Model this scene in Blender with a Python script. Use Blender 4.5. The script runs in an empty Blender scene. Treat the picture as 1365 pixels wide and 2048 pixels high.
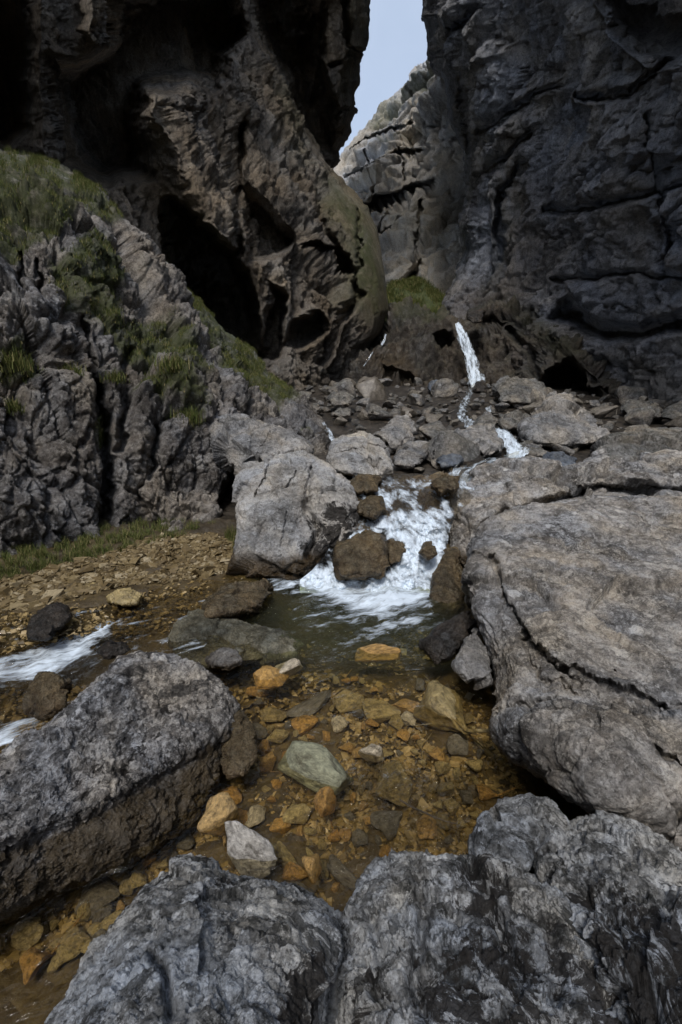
import bpy, bmesh, math, random
import numpy as np
from mathutils import Vector, Matrix
R = math.radians
random.seed(7); rng = np.random.default_rng(7)
SC = bpy.context.scene
COL = SC.collection

# ------------------------------------------------------------------ camera, sky, sun, exposure
PITCH, F, CX, CY = R(13.8), 910.0, 682.5, 1024.0
CAM = np.array([0.0, 0.0, 1.7])
cd = bpy.data.cameras.new('camera'); cam = bpy.data.objects.new('camera', cd); COL.objects.link(cam)
cam.location = CAM; cam.rotation_euler = (R(90) - PITCH, 0, 0)
cd.sensor_fit = 'VERTICAL'; cd.sensor_height = 36.0; cd.lens = 36.0 * F / 2048.0
cd.clip_start = 0.02; cd.clip_end = 2000
SC.camera = cam
SUN_EL, SUN_AZ = R(56), R(193)          # azimuth clockwise from +Y (north)
w = bpy.data.worlds.new('World'); SC.world = w; w.use_nodes = True
wn = w.node_tree.nodes; wl = w.node_tree.links
bg = wn['Background']; sky = wn.new('ShaderNodeTexSky'); sky.sky_type = 'NISHITA'
sky.sun_disc = False; sky.sun_elevation = SUN_EL; sky.sun_rotation = SUN_AZ
sky.air_density = 1.0; sky.dust_density = 3.0; sky.ozone_density = 1.0
tcw = wn.new('ShaderNodeTexCoord'); nzw = wn.new('ShaderNodeTexNoise'); nzw.inputs['Scale'].default_value = 2.2; nzw.inputs['Detail'].default_value = 6
rpw = wn.new('ShaderNodeValToRGB'); rpw.color_ramp.elements[0].position = .3; rpw.color_ramp.elements[1].position = .8
rpw.color_ramp.elements[0].color = (.35, .35, .35, 1); rpw.color_ramp.elements[1].color = (.75, .75, .75, 1)
mxw = wn.new('ShaderNodeMix'); mxw.data_type = 'RGBA'; mxw.inputs['B'].default_value = (4.6, 5.3, 6.4, 1)
wl.new(tcw.outputs['Generated'], nzw.inputs['Vector']); wl.new(nzw.outputs['Fac'], rpw.inputs['Fac'])
wl.new(rpw.outputs['Color'], mxw.inputs['Factor']); wl.new(sky.outputs['Color'], mxw.inputs['A'])
wl.new(mxw.outputs['Result'], bg.inputs['Color']); bg.inputs['Strength'].default_value = 0.115
sd_ = bpy.data.lights.new('sun', 'SUN'); sun = bpy.data.objects.new('sun', sd_); COL.objects.link(sun)
sd_.energy = 1.5; sd_.angle = R(13); sd_.color = (1.0, 0.97, 0.93)
sv = Vector((math.sin(SUN_AZ) * math.cos(SUN_EL), math.cos(SUN_AZ) * math.cos(SUN_EL), math.sin(SUN_EL)))
sun.rotation_euler = sv.to_track_quat('Z', 'Y').to_euler(); sun.location = (0, -5, 40)
SC.view_settings.view_transform = 'Standard'; SC.view_settings.look = 'None'
SC.view_settings.exposure = 0.6; SC.view_settings.gamma = 1.0
cy = SC.cycles; cy.max_bounces = 6; cy.diffuse_bounces = 3; cy.glossy_bounces = 3; cy.transparent_max_bounces = 12
cy.transmission_bounces = 4; cy.caustics_reflective = False; cy.caustics_refractive = False
cy.use_denoising = True; cy.sample_clamp_indirect = 4.0

# ------------------------------------------------------------------ projection helpers
CP, SP = math.cos(PITCH), math.sin(PITCH)
def rays(u, v):
    x = (np.asarray(u, float) - CX) / F; y = (np.asarray(v, float) - CY) / F
    return np.stack([x, CP - y * SP, -SP - y * CP], -1)
def at_y(u, v, Y):                       # point on the pixel's ray at world depth Y
    r = rays(u, v); return CAM + r * (np.asarray(Y) / r[..., 1])[..., None]
def at_z(u, v, z):                       # point on the pixel's ray at height z
    r = rays(u, v); return CAM + r * ((z - CAM[2]) / r[..., 2])[..., None]
def to_px(P):
    d = P - CAM; fx = d[:, 1] * CP - d[:, 2] * SP; up = d[:, 1] * SP + d[:, 2] * CP
    fx = np.maximum(fx, 1e-3)
    return CX + F * d[:, 0] / fx, CY - F * up / fx

# ------------------------------------------------------------------ noise
_pr = np.random.default_rng(11); PERM = np.concatenate([_pr.permutation(256)] * 3).astype(np.int64)
_g = _pr.normal(size=(256, 3)); GR = _g / np.linalg.norm(_g, axis=1)[:, None]
RV = _pr.random((256, 6))
def perlin(P):
    I = np.floor(P).astype(np.int64); f = P - I; I &= 255
    w_ = f * f * f * (f * (f * 6 - 15) + 10); out = 0
    for dx in (0, 1):
        for dy in (0, 1):
            for dz in (0, 1):
                h = PERM[PERM[PERM[(I[:, 0] + dx) & 255] + ((I[:, 1] + dy) & 255)] + ((I[:, 2] + dz) & 255)]
                g = GR[h]
                d = g[:, 0] * (f[:, 0] - dx) + g[:, 1] * (f[:, 1] - dy) + g[:, 2] * (f[:, 2] - dz)
                out = out + d * (w_[:, 0] if dx else 1 - w_[:, 0]) * (w_[:, 1] if dy else 1 - w_[:, 1]) * (w_[:, 2] if dz else 1 - w_[:, 2])
    return out * 1.5
def fbm(P, o=4, gain=.5):
    s = 0; a = 1.0
    for i in range(o):
        s = s + a * perlin(P * 2.03 ** i + 17.3 * i); a *= gain
    return s
def ridged(P, o=4, gain=.5):
    s = 0; a = 1.0
    for i in range(o):
        s = s + a * (1 - 2.2 * np.abs(perlin(P * 2.03 ** i + 9.1 * i))); a *= gain
    return s
def worley(P):                           # F1, F2, planar facet value of the nearest cell
    I = np.floor(P).astype(np.int64); n = len(P)
    f1 = np.full(n, 9.0); f2 = np.full(n, 9.0); val = np.zeros(n)
    for dx in (-1, 0, 1):
        for dy in (-1, 0, 1):
            for dz in (-1, 0, 1):
                J = I + (dx, dy, dz)
                h = PERM[PERM[PERM[J[:, 0] & 255] + (J[:, 1] & 255)] + (J[:, 2] & 255)]
                r = RV[h]; o = P - J - r[:, :3]
                d = np.sqrt((o * o).sum(1)); g = (RV[(h + 77) & 255][:, :3] - .5) * 1.6
                fv = r[:, 3] - .5 + (o * g).sum(1)
                m = d < f1
                f2 = np.where(m, f1, np.minimum(f2, d)); val = np.where(m, fv, val); f1 = np.where(m, d, f1)
    return f1, f2, val
def sstep(x, a=0.0, b=1.0):
    t = np.clip((x - a) / (b - a), 0, 1); return t * t * (3 - 2 * t)

# ------------------------------------------------------------------ 2-D shapes
def seg_dist(u, v, pts, closed=False):
    pts = [np.array(p, float) for p in pts]; d = np.full(u.shape, 1e9)
    E = list(zip(pts, pts[1:] + pts[:1])) if closed else list(zip(pts, pts[1:]))
    for a, b in E:
        ab = b - a; L = max(ab @ ab, 1e-9)
        t = np.clip(((u - a[0]) * ab[0] + (v - a[1]) * ab[1]) / L, 0, 1)
        d = np.minimum(d, np.hypot(u - a[0] - t * ab[0], v - a[1] - t * ab[1]))
    return d
def inside(u, v, pts):
    c = np.zeros(u.shape, bool); n = len(pts)
    for i in range(n):
        x0, y0 = pts[i]; x1, y1 = pts[i - 1]
        if y0 == y1: continue
        c ^= ((y0 > v) != (y1 > v)) & (u < (x1 - x0) * (v - y0) / (y1 - y0) + x0)
    return c
def sdist(u, v, pts):                    # positive inside
    d = seg_dist(u, v, pts, True); return np.where(inside(u, v, pts), d, -d)
def px_field(u, v, items):
    a = np.zeros(u.shape)
    for poly, amt, soft in items: a = np.maximum(a, amt * sstep(sdist(u, v, poly), -soft, soft))
    return a
def tps(ctrl):                           # (u, v, Y) control points -> depth, interpolated in 1/Y so planes stay planes
    A = np.array(ctrl, float); p = A[:, :2] / 500.0; q = 1.0 / A[:, 2]; n = len(p)
    def ker(a, b):
        r2 = ((a[:, None, :] - b[None]) ** 2).sum(-1); return r2 * np.log(r2 + 1e-12) * .5
    K = ker(p, p) + np.eye(n) * 0.02; Q = np.hstack([np.ones((n, 1)), p])
    M = np.block([[K, Q], [Q.T, np.zeros((3, 3))]]); s = np.linalg.solve(M, np.concatenate([q, np.zeros(3)]))
    def f(u, v):
        x = np.stack([u.ravel(), v.ravel()], -1) / 500.0
        o = ker(x, p) @ s[:n] + s[n] + x @ s[n + 1:]
        return (1.0 / np.clip(o, 1 / 150., 1 / .25)).reshape(u.shape)
    return f
def interp(tab):
    t = np.array(sorted(tab), float); return lambda x: np.interp(x, t[:, 0], t[:, 1])

# ------------------------------------------------------------------ mesh building
def mesh_np(name, V, Fq, mat, attrs=None, smooth=True, base=None, parent=None):
    V = np.asarray(V, float).reshape(-1, 3); Fq = np.asarray(Fq, np.int32)
    if base is None: base = np.array([V[:, 0].mean(), V[:, 1].mean(), V[:, 2].min()])
    base = np.asarray(base, float)
    me = bpy.data.meshes.new(name); k = Fq.shape[1]
    me.vertices.add(len(V)); me.vertices.foreach_set('co', (V - base).astype(np.float32).ravel())
    me.loops.add(Fq.size); me.loops.foreach_set('vertex_index', Fq.ravel())
    me.polygons.add(len(Fq)); me.polygons.foreach_set('loop_start', np.arange(0, Fq.size, k, dtype=np.int32))
    me.update(calc_edges=True)
    me.polygons.foreach_set('use_smooth', np.full(len(Fq), smooth))
    for an, av in (attrs or {}).items():
        av = np.asarray(av, np.float32)
        if av.ndim == 2:
            a = me.attributes.new(an, 'FLOAT_VECTOR', 'POINT'); a.data.foreach_set('vector', av.ravel())
        else:
            a = me.attributes.new(an, 'FLOAT', 'POINT'); a.data.foreach_set('value', av.ravel())
    me.materials.append(mat)
    o = bpy.data.objects.new(name, me); COL.objects.link(o); o.location = base
    if parent: o.parent = parent
    return o
def gridfaces(nr, nc, wrap=False, flip=False):
    i = np.arange(nr - 1)[:, None] * nc; j = np.arange(nc if wrap else nc - 1)[None]
    j2 = (j + 1) % nc
    q = np.stack([i + j, i + j2, i + nc + j2, i + nc + j], -1).reshape(-1, 4)
    return q[:, ::-1] if flip else q
def gridnormals(P, wrap=False):
    if wrap:
        dc = np.roll(P, -1, 1) - np.roll(P, 1, 1)
    else:
        dc = np.gradient(P, axis=1)
    dr = np.gradient(P, axis=0); n = np.cross(dc, dr)
    n /= np.linalg.norm(n, axis=-1)[..., None] + 1e-9
    return n
def tag(o, label=None, cat=None, group=None, kind=None):
    if label: o['label'] = label
    if cat: o['category'] = cat
    if group: o['group'] = group
    if kind: o['kind'] = kind
    return o

# ------------------------------------------------------------------ materials
class NT:
    def __init__(s, name):
        s.m = bpy.data.materials.new(name); s.m.use_nodes = True; s.t = s.m.node_tree; s.n = s.t.nodes; s.l = s.t.links
        s.b = s.n['Principled BSDF']; s.out = s.n['Material Output']
        tc = s.n.new('ShaderNodeTexCoord'); s.co = tc.outputs['Object']; s.geo = s.n.new('ShaderNodeNewGeometry')
    def link(s, a, b): s.l.new(a, b)
    def map(s, vec, sc=(1, 1, 1), rot=(0, 0, 0)):
        m = s.n.new('ShaderNodeMapping'); m.inputs['Scale'].default_value = sc; m.inputs['Rotation'].default_value = rot; s.link(vec, m.inputs['Vector']); return m.outputs['Vector']
    def noise(s, sc, d=5, r=.55, vec=None, dist=0):
        n = s.n.new('ShaderNodeTexNoise'); n.inputs['Scale'].default_value = sc; n.inputs['Detail'].default_value = d; n.inputs['Roughness'].default_value = r; n.inputs['Distortion'].default_value = dist
        s.link(vec or s.co, n.inputs['Vector']); return n.outputs['Fac']
    def vor(s, sc, feat='F1', vec=None, out='Distance', rand=1):
        n = s.n.new('ShaderNodeTexVoronoi'); n.feature = feat; n.inputs['Scale'].default_value = sc; n.inputs['Randomness'].default_value = rand
        s.link(vec or s.co, n.inputs['Vector']); return n.outputs[out]
    def ramp(s, fac, stops):
        r = s.n.new('ShaderNodeValToRGB'); e = r.color_ramp.elements
        while len(e) < len(stops): e.new(.5)
        for k, (p, c) in zip(e, stops):
            k.position = p; k.color = (c, c, c, 1) if np.isscalar(c) else (*c, 1)
        s.link(fac, r.inputs['Fac']); return r.outputs['Color']
    def mix(s, fac, a, b, mode='MIX'):
        m = s.n.new('ShaderNodeMix'); m.data_type = 'RGBA'; m.blend_type = mode
        for key, x in (('Factor', fac), ('A', a), ('B', b)):
            i = m.inputs[key]
            if hasattr(x, 'is_linked'): s.link(x, i)
            elif key == 'Factor': i.default_value = x
            else: i.default_value = (*x, 1) if len(x) == 3 else x
        return m.outputs['Result']
    def math(s, op, a, b=None, clamp=False):
        m = s.n.new('ShaderNodeMath'); m.operation = op; m.use_clamp = clamp
        for i, x in enumerate((a, b)):
            if x is None: continue
            if hasattr(x, 'is_linked'): s.link(x, m.inputs[i])
            else: m.inputs[i].default_value = x
        return m.outputs[0]
    def attr(s, name, out='Fac'):
        a = s.n.new('ShaderNodeAttribute'); a.attribute_name = name; return a.outputs[out]
    def bump(s, h, st, dist, nrm=None):
        b = s.n.new('ShaderNodeBump'); b.inputs['Strength'].default_value = st; b.inputs['Distance'].default_value = dist
        s.link(h, b.inputs['Height'])
        if nrm: s.link(nrm, b.inputs['Normal'])
        return b.outputs['Normal']
    def posz(s):
        x = s.n.new('ShaderNodeSeparateXYZ'); s.link(s.geo.outputs['Position'], x.inputs[0]); return x.outputs['Z']
    def nrmz(s):
        x = s.n.new('ShaderNodeSeparateXYZ'); s.link(s.geo.outputs['Normal'], x.inputs[0]); return x.outputs['Z']

def rock_mat(name, dark, mid, light, k=1.0, lichen=.3, lich_col=(.42, .42, .40), moss=0., moss_col=(.055, .065, .02), streak=False,
             wetz=None, wet_col=(.055, .035, .014), bump=1.0, rough=.82, attr=False, warm=0., stain=.5):
    """k: feature frequency (1 = boulder a metre across)."""
    t = NT(name)
    c = t.map(t.co, (1, 1, .3)) if streak else t.co
    n1 = t.noise(1.7 * k, 7, .62, c, .4); n2 = t.noise(9 * k, 8, .7, c); n3 = t.noise(46 * k, 5, .7)
    s = t.math('ADD', t.math('MULTIPLY', n1, .4), t.math('ADD', t.math('MULTIPLY', n2, .38), t.math('MULTIPLY', n3, .22)))
    col = t.ramp(s, [(.41, dark), (.5, mid), (.585, light)])
    if warm:
        col = t.mix(t.math('MULTIPLY', t.ramp(t.noise(2.6 * k, 6, .65), [(.5, 0), (.66, 1)]), warm), col, (.21, .15, .085))
    big = t.ramp(t.noise(.9 * k, 4, .6), [(.38, .68), (.62, 1.25)])
    col = t.mix(1.0, col, big, 'MULTIPLY')
    if lichen:
        lm = t.ramp(t.noise(2.4 * k, 12, .78, None, .8), [(.515, 0), (.555, 1)])
        lm2 = t.ramp(t.noise(13 * k, 8, .75), [(.50, 0), (.545, 1)])
        lm3 = t.ramp(t.noise(38 * k, 4, .7), [(.40, .25), (.56, 1)])
        sp = t.math('MAXIMUM', lm, t.math('MULTIPLY', lm2, .75))
        col = t.mix(t.math('MULTIPLY', t.math('MULTIPLY', sp, lm3), lichen), col, lich_col)
        vd = t.n.new('ShaderNodeTexVoronoi'); vd.inputs['Scale'].default_value = 4.2 * k; t.link(t.co, vd.inputs['Vector'])
        vs = t.n.new('ShaderNodeSeparateColor'); t.link(vd.outputs['Color'], vs.inputs[0])
        rad = t.math('MULTIPLY', vs.outputs[0], .34)
        ros = t.ramp(t.math('SUBTRACT', t.math('SUBTRACT', rad, vd.outputs['Distance']), t.math('MULTIPLY', t.math('SUBTRACT', t.noise(14 * k, 6, .7), .5), .55)), [(.0, 0), (.05, 1)])
        col = t.mix(t.math('MULTIPLY', t.math('MULTIPLY', ros, t.math('GREATER_THAN', vs.outputs[1], .45)), lichen), col, tuple(min(1, x * 1.12) for x in lich_col))
        drift = t.ramp(t.noise(1.3 * k, 5, .6, None, .5), [(.38, (.92, .97, 1.06)), (.62, (1.08, 1.0, .88))])
        col = t.mix(1.0, col, drift, 'MULTIPLY')
    if stain:
        st = t.ramp(t.noise(2.9 * k, 12, .76, c, .9), [(.53, 0), (.575, 1)])
        st2 = t.ramp(t.noise(16 * k, 8, .75), [(.54, 0), (.58, 1)])
        col = t.mix(t.math('MULTIPLY', t.math('MAXIMUM', st, t.math('MULTIPLY', st2, .8)), stain), col, tuple(x * .6 for x in dark))
    # pits and fine black flecks
    pit = t.ramp(t.noise(75 * k, 3, .6), [(.33, .35), (.45, 1)])
    col = t.mix(.75, col, pit, 'MULTIPLY')
    if moss:
        up = t.ramp(t.math('ADD', t.nrmz(), t.math('MULTIPLY', t.math('SUBTRACT', t.noise(4 * k, 6, .7), .5), 1.6)), [(.25, 0), (.8, 1)])
        col = t.mix(t.math('MULTIPLY', up, moss), col, moss_col)
    if attr:
        am = t.math('MULTIPLY', t.attr('moss'), t.ramp(t.noise(5 * k, 8, .75), [(.3, .3), (.52, 1)]), True)
        col = t.mix(am, col, t.mix(t.noise(11 * k, 5), (.035, .05, .012), (.10, .105, .035)))
        ab = t.math('MULTIPLY', t.attr('brown'), t.ramp(t.noise(3 * k, 7, .7), [(.3, .3), (.6, 1)]), True)
        col = t.mix(ab, col, t.mix(t.noise(8 * k, 5), (.05, .032, .018), (.17, .11, .05)))
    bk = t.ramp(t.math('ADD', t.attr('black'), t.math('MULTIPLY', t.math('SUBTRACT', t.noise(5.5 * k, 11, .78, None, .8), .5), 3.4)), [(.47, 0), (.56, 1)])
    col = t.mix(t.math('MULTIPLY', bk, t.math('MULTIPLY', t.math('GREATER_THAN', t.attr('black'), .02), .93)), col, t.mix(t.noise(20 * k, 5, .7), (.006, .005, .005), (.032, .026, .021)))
    rgh = None
    if wetz is not None:
        wz = t.math('SUBTRACT', t.posz(), t.math('MULTIPLY', t.math('SUBTRACT', t.noise(3.0, 6, .7), .5), .22))
        wf = t.n.new('ShaderNodeMapRange'); wf.interpolation_type = 'SMOOTHSTEP'
        wf.inputs['From Min'].default_value = wetz + .07; wf.inputs['From Max'].default_value = wetz - .07
        t.link(wz, wf.inputs['Value']); wf = t.math('MAXIMUM', wf.outputs['Result'], t.math('MULTIPLY', t.attr('wet'), t.ramp(t.noise(4, 7, .7), [(.3, .55), (.5, 1)])))
        wcol = t.mix(t.ramp(t.noise(7, 6, .65), [(.35, 0), (.65, 1)]), tuple(x * .55 for x in wet_col), tuple(x * 1.7 for x in wet_col))
        col = t.mix(t.math('MULTIPLY', wf, .88), col, wcol)
        rgh = t.math('SUBTRACT', rough, t.math('MULTIPLY', wf, rough - .22))
    t.link(col, t.b.inputs['Base Color'])
    if rgh is not None: t.link(rgh, t.b.inputs['Roughness'])
    else: t.b.inputs['Roughness'].default_value = rough
    t.b.inputs['Specular IOR Level'].default_value = .35
    n = t.bump(t.noise(5 * k, 9, .72, c), .8 * bump, .12 / k)
    n = t.bump(t.noise(28 * k, 7, .75), .65 * bump, .035 / k, n)
    t.link(n, t.b.inputs['Normal'])
    return t.m

M = {}
M['cliff_left'] = rock_mat('tufa cliff rock', (.075, .062, .048), (.24, .20, .155), (.40, .345, .275), .35, .3, (.42, .39, .33), streak=True, attr=True, bump=1.5, warm=.25, stain=.35)
M['cliff_right'] = rock_mat('blue grey cliff rock', (.095, .097, .105), (.265, .27, .285), (.45, .455, .475), .3, .45, (.54, .545, .565), attr=True, bump=1.5, streak=True, stain=.35)
M['cliff_far'] = rock_mat('pale limestone cliff', (.38, .36, .325), (.60, .575, .53), (.72, .70, .66), .16, .3, (.76, .74, .70), attr=True, bump=1.2, streak=True, stain=.15)
M['mound'] = rock_mat('jointed mound rock', (.07, .062, .056), (.20, .183, .168), (.35, .33, .305), .7, .6, (.46, .445, .42), attr=True, bump=1.2, warm=.15)
M['head'] = rock_mat('mossy tufa headwall', (.034, .028, .023), (.085, .071, .057), (.165, .142, .117), .5, .2, moss=.15, attr=True, rough=.6, bump=1.3)
M['b_pale'] = rock_mat('pale boulder', (.20, .19, .175), (.44, .42, .395), (.60, .58, .55), .9, .5, (.68, .665, .63), wetz=.22, moss=.06)
M['b_grey'] = rock_mat('grey boulder', (.10, .095, .09), (.29, .277, .262), (.45, .43, .41), .9, .55, (.56, .54, .51), wetz=.06, moss=.06)
M['b_lichen'] = rock_mat('lichen boulder', (.06, .055, .05), (.22, .205, .187), (.42, .395, .365), 1.5, .75, (.58, .56, .525), wetz=.13, warm=.06, stain=.5)
M['b_left'] = rock_mat('pitted boulder', (.035, .032, .03), (.22, .207, .195), (.54, .52, .50), 1.5, .9, (.70, .685, .665), wetz=.13, wet_col=(.075, .055, .03), bump=1.6, stain=.8)
M['b_front'] = rock_mat('blotched boulder', (.02, .02, .02), (.30, .302, .30), (.55, .565, .575), 1.3, .95, (.72, .74, .76), wetz=-.1, bump=1.2, stain=.85, moss=.05)
M['b_dark'] = rock_mat('dark wet rock', (.012, .010, .008), (.035, .028, .022), (.075, .06, .05), 1.6, .1, wetz=None, rough=.35, bump=1.0)
M['b_brown'] = rock_mat('brown wet rock', (.04, .026, .014), (.12, .085, .048), (.23, .175, .105), 1.6, .25, (.32, .28, .2), rough=.25, moss=.12, moss_col=(.05, .055, .012))
M['field'] = rock_mat('boulder field stone', (.055, .05, .045), (.18, .167, .152), (.34, .32, .295), 1.0, .5, (.46, .44, .40), moss=.12, warm=.15)  # base colour lowered to put the rubble's shade into it
M['b_blue'] = rock_mat('wet blue stone', (.06, .07, .085), (.13, .15, .18), (.22, .25, .29), 1.6, .2, rough=.3)
def stone_mat(name, cols, rough=.3):
    t = NT(name); oi = t.n.new('ShaderNodeObjectInfo')
    off = t.n.new('ShaderNodeVectorMath'); off.operation = 'ADD'; t.link(t.co, off.inputs[0]); t.link(oi.outputs['Location'], off.inputs[1]); co = off.outputs[0]
    base = t.ramp(oi.outputs['Random'], [(i / max(1, len(cols) - 1), c) for i, c in enumerate(cols)])
    v = t.ramp(t.noise(9, 7, .7, co, .5), [(.33, .45), (.5, .95), (.66, 1.45)])
    col = t.mix(1.0, base, v, 'MULTIPLY')
    col = t.mix(t.math('MULTIPLY', t.ramp(t.noise(5, 7, .7, co), [(.5, 0), (.64, 1)]), .7), col, (.045, .033, .014))
    col = t.mix(t.ramp(t.noise(60, 4, .6, co), [(.34, .5), (.42, 0)]), col, (.03, .022, .012))
    t.link(col, t.b.inputs['Base Color']); t.b.inputs['Roughness'].default_value = rough
    n = t.bump(t.noise(14, 8, .7, co), .7, .03); t.link(n, t.b.inputs['Normal'])
    return t.m
M['s_ochre'] = stone_mat('ochre stone', [(.44, .25, .07), (.50, .31, .11), (.38, .21, .06), (.52, .35, .15)])
M['s_olive'] = stone_mat('olive brown stone', [(.33, .25, .11), (.42, .33, .16), (.27, .20, .085), (.46, .37, .20)])
M['s_pale'] = stone_mat('pale stone', [(.50, .42, .29), (.52, .45, .35)], .5)
M['s_white'] = stone_mat('whitish stone', [(.50, .47, .43), (.46, .44, .41)], .7)
M['s_green'] = stone_mat('green grey stone', [(.27, .27, .18), (.24, .245, .17)], .5)
M['s_grey'] = stone_mat('grey brown stone', [(.15, .13, .105), (.19, .17, .14)], .4)
M['s_bank'] = stone_mat('bank pebble', [(.26, .20, .11), (.30, .25, .16)], .7)

def bed_mat():
    t = NT('stream bed'); c = t.co
    v = t.vor(16, 'F1', c, 'Color'); e = t.vor(16, 'DISTANCE_TO_EDGE', c)
    col = t.ramp(v, [(.1, (.075, .05, .02)), (.4, (.10, .068, .026)), (.7, (.13, .092, .038)), (.95, (.10, .075, .032))])
    col = t.mix(t.ramp(t.noise(2.2, 7, .7), [(.4, 0), (.62, 1)]), col, (.055, .038, .016))
    col = t.mix(t.ramp(t.noise(30, 5, .7), [(.35, .6), (.5, 0)]), col, (.03, .02, .01))
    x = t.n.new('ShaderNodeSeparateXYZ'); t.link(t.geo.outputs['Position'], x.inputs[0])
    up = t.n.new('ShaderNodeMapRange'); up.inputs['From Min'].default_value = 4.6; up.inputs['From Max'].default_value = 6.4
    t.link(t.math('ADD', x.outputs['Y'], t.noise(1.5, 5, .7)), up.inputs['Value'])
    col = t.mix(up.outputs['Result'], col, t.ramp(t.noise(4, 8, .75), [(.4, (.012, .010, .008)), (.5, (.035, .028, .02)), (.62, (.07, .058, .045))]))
    t.link(col, t.b.inputs['Base Color']); t.b.inputs['Roughness'].default_value = .5
    n = t.bump(e, .6, .02); n = t.bump(t.noise(24, 7, .7), .6, .03, n); t.link(n, t.b.inputs['Normal'])
    return t.m
M['bed'] = bed_mat()
def earth_mat(name, a, b, c):
    t = NT(name); n1 = t.noise(3, 9, .75)
    t.link(t.ramp(n1, [(.35, a), (.5, b), (.65, c)]), t.b.inputs['Base Color']); t.b.inputs['Roughness'].default_value = .9
    t.link(t.bump(t.noise(12, 9, .75), .9, .08), t.b.inputs['Normal']); return t.m
M['earth'] = earth_mat('gorge floor', (.05, .04, .028), (.11, .092, .068), (.18, .155, .12))
M['turf'] = earth_mat('turf', (.03, .04, .012), (.055, .07, .02), (.09, .10, .035))
def chip_mat(name, stops, rough=.7):
    t = NT(name); col = t.ramp(t.attr('tone'), stops)
    col = t.mix(1, col, t.ramp(t.noise(40, 5, .7), [(.3, .6), (.7, 1.3)]), 'MULTIPLY')
    t.link(col, t.b.inputs['Base Color']); t.b.inputs['Roughness'].default_value = rough; return t.m
M['gravel'] = chip_mat('bank gravel', [(0, (.07, .047, .016)), (.35, (.13, .09, .036)), (.75, (.20, .148, .068)), (1, (.33, .27, .17))])
M['bedgravel'] = chip_mat('submerged gravel', [(0, (.06, .04, .015)), (.3, (.16, .11, .042)), (.7, (.27, .19, .075)), (1, (.38, .28, .14))], .4)
def grass_mat(name, stops):
    t = NT(name); col = t.ramp(t.attr('tone'), stops)
    t.link(col, t.b.inputs['Base Color']); t.b.inputs['Roughness'].default_value = .7
    t.b.inputs['Specular IOR Level'].default_value = .2
    tr = t.n.new('ShaderNodeBsdfTranslucent'); t.link(col, tr.inputs['Color'])
    mx = t.n.new('ShaderNodeMixShader'); mx.inputs[0].default_value = .25
    t.link(t.b.outputs[0], mx.inputs[1]); t.link(tr.outputs[0], mx.inputs[2]); t.link(mx.outputs[0], t.out.inputs['Surface']); return t.m
M['grass'] = grass_mat('grass blades', [(0, (.05, .075, .018)), (.45, (.11, .135, .036)), (.75, (.19, .185, .065)), (1, (.36, .30, .14))])
def water_mat(name, tint, deep, gloss=1.0, st=(1.6, .55, 1)):
    t = NT(name); c = t.map(t.attr('flow', 'Vector'), (1, 1, 1))
    r1 = t.noise(5, 4, .6, t.map(c, (1, .55, 1)), 1.2); r2 = t.noise(22, 5, .65, t.map(c, (1, .5, 1)), 1.0)
    amp = t.attr('chop')
    n = t.bump(t.math('MULTIPLY', r1, t.math('ADD', amp, .25)), .7, .22); n = t.bump(t.math('MULTIPLY', r2, t.math('ADD', amp, .2)), .7, .07, n)
    gl = t.n.new('ShaderNodeBsdfGlossy'); gl.inputs['Roughness'].default_value = .06; t.link(n, gl.inputs['Normal'])
    tp = t.n.new('ShaderNodeBsdfTransparent'); t.link(t.mix(t.attr('deep'), tint, deep), tp.inputs['Color'])
    fr = t.n.new('ShaderNodeFresnel'); fr.inputs['IOR'].default_value = 1.33; t.link(n, fr.inputs['Normal'])
    mx = t.n.new('ShaderNodeMixShader'); t.link(t.math('MULTIPLY', fr.outputs[0], gloss), mx.inputs[0]); t.link(tp.outputs[0], mx.inputs[1]); t.link(gl.outputs[0], mx.inputs[2])
    # murk: a little of the light is scattered back by the water itself
    df = t.n.new('ShaderNodeBsdfDiffuse'); df.inputs['Color'].default_value = (.20, .21, .12, 1)
    mk = t.n.new('ShaderNodeMixShader'); t.link(t.math('MULTIPLY', t.attr('deep'), .10), mk.inputs[0]); t.link(mx.outputs[0], mk.inputs[1]); t.link(df.outputs[0], mk.inputs[2])
    # foam
    sv_ = t.map(c, st); fn = t.noise(4.5, 6, .62, sv_, .6); fn2 = t.noise(21, 5, .62, sv_, .4)
    ff = t.math('ADD', t.attr('foam'), t.math('ADD', t.math('MULTIPLY', t.math('SUBTRACT', fn, .5), 3.0), t.math('MULTIPLY', t.math('SUBTRACT', fn2, .5), 1.1)))
    ff = t.math('MULTIPLY', t.ramp(ff, [(.28, 0), (.62, .42), (1.15, .93)]), t.math('GREATER_THAN', t.attr('foam'), .01))
    t.b.inputs['Base Color'].default_value = (.70, .79, .88, 1); t.b.inputs['Roughness'].default_value = .5
    t.link(t.bump(fn2, .25, .03), t.b.inputs['Normal'])
    fm = t.n.new('ShaderNodeMixShader'); t.link(ff, fm.inputs[0]); t.link(mk.outputs[0], fm.inputs[1]); t.link(t.b.outputs[0], fm.inputs[2])
    t.link(fm.outputs[0], t.out.inputs['Surface']); return t.m
M['water'] = water_mat('stream water', (.97, .92, .77), (.74, .82, .56))
M['fall'] = water_mat('falling water', (.84, .80, .72), (.7, .75, .75), .35, (1.15, .85, 1))

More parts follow.
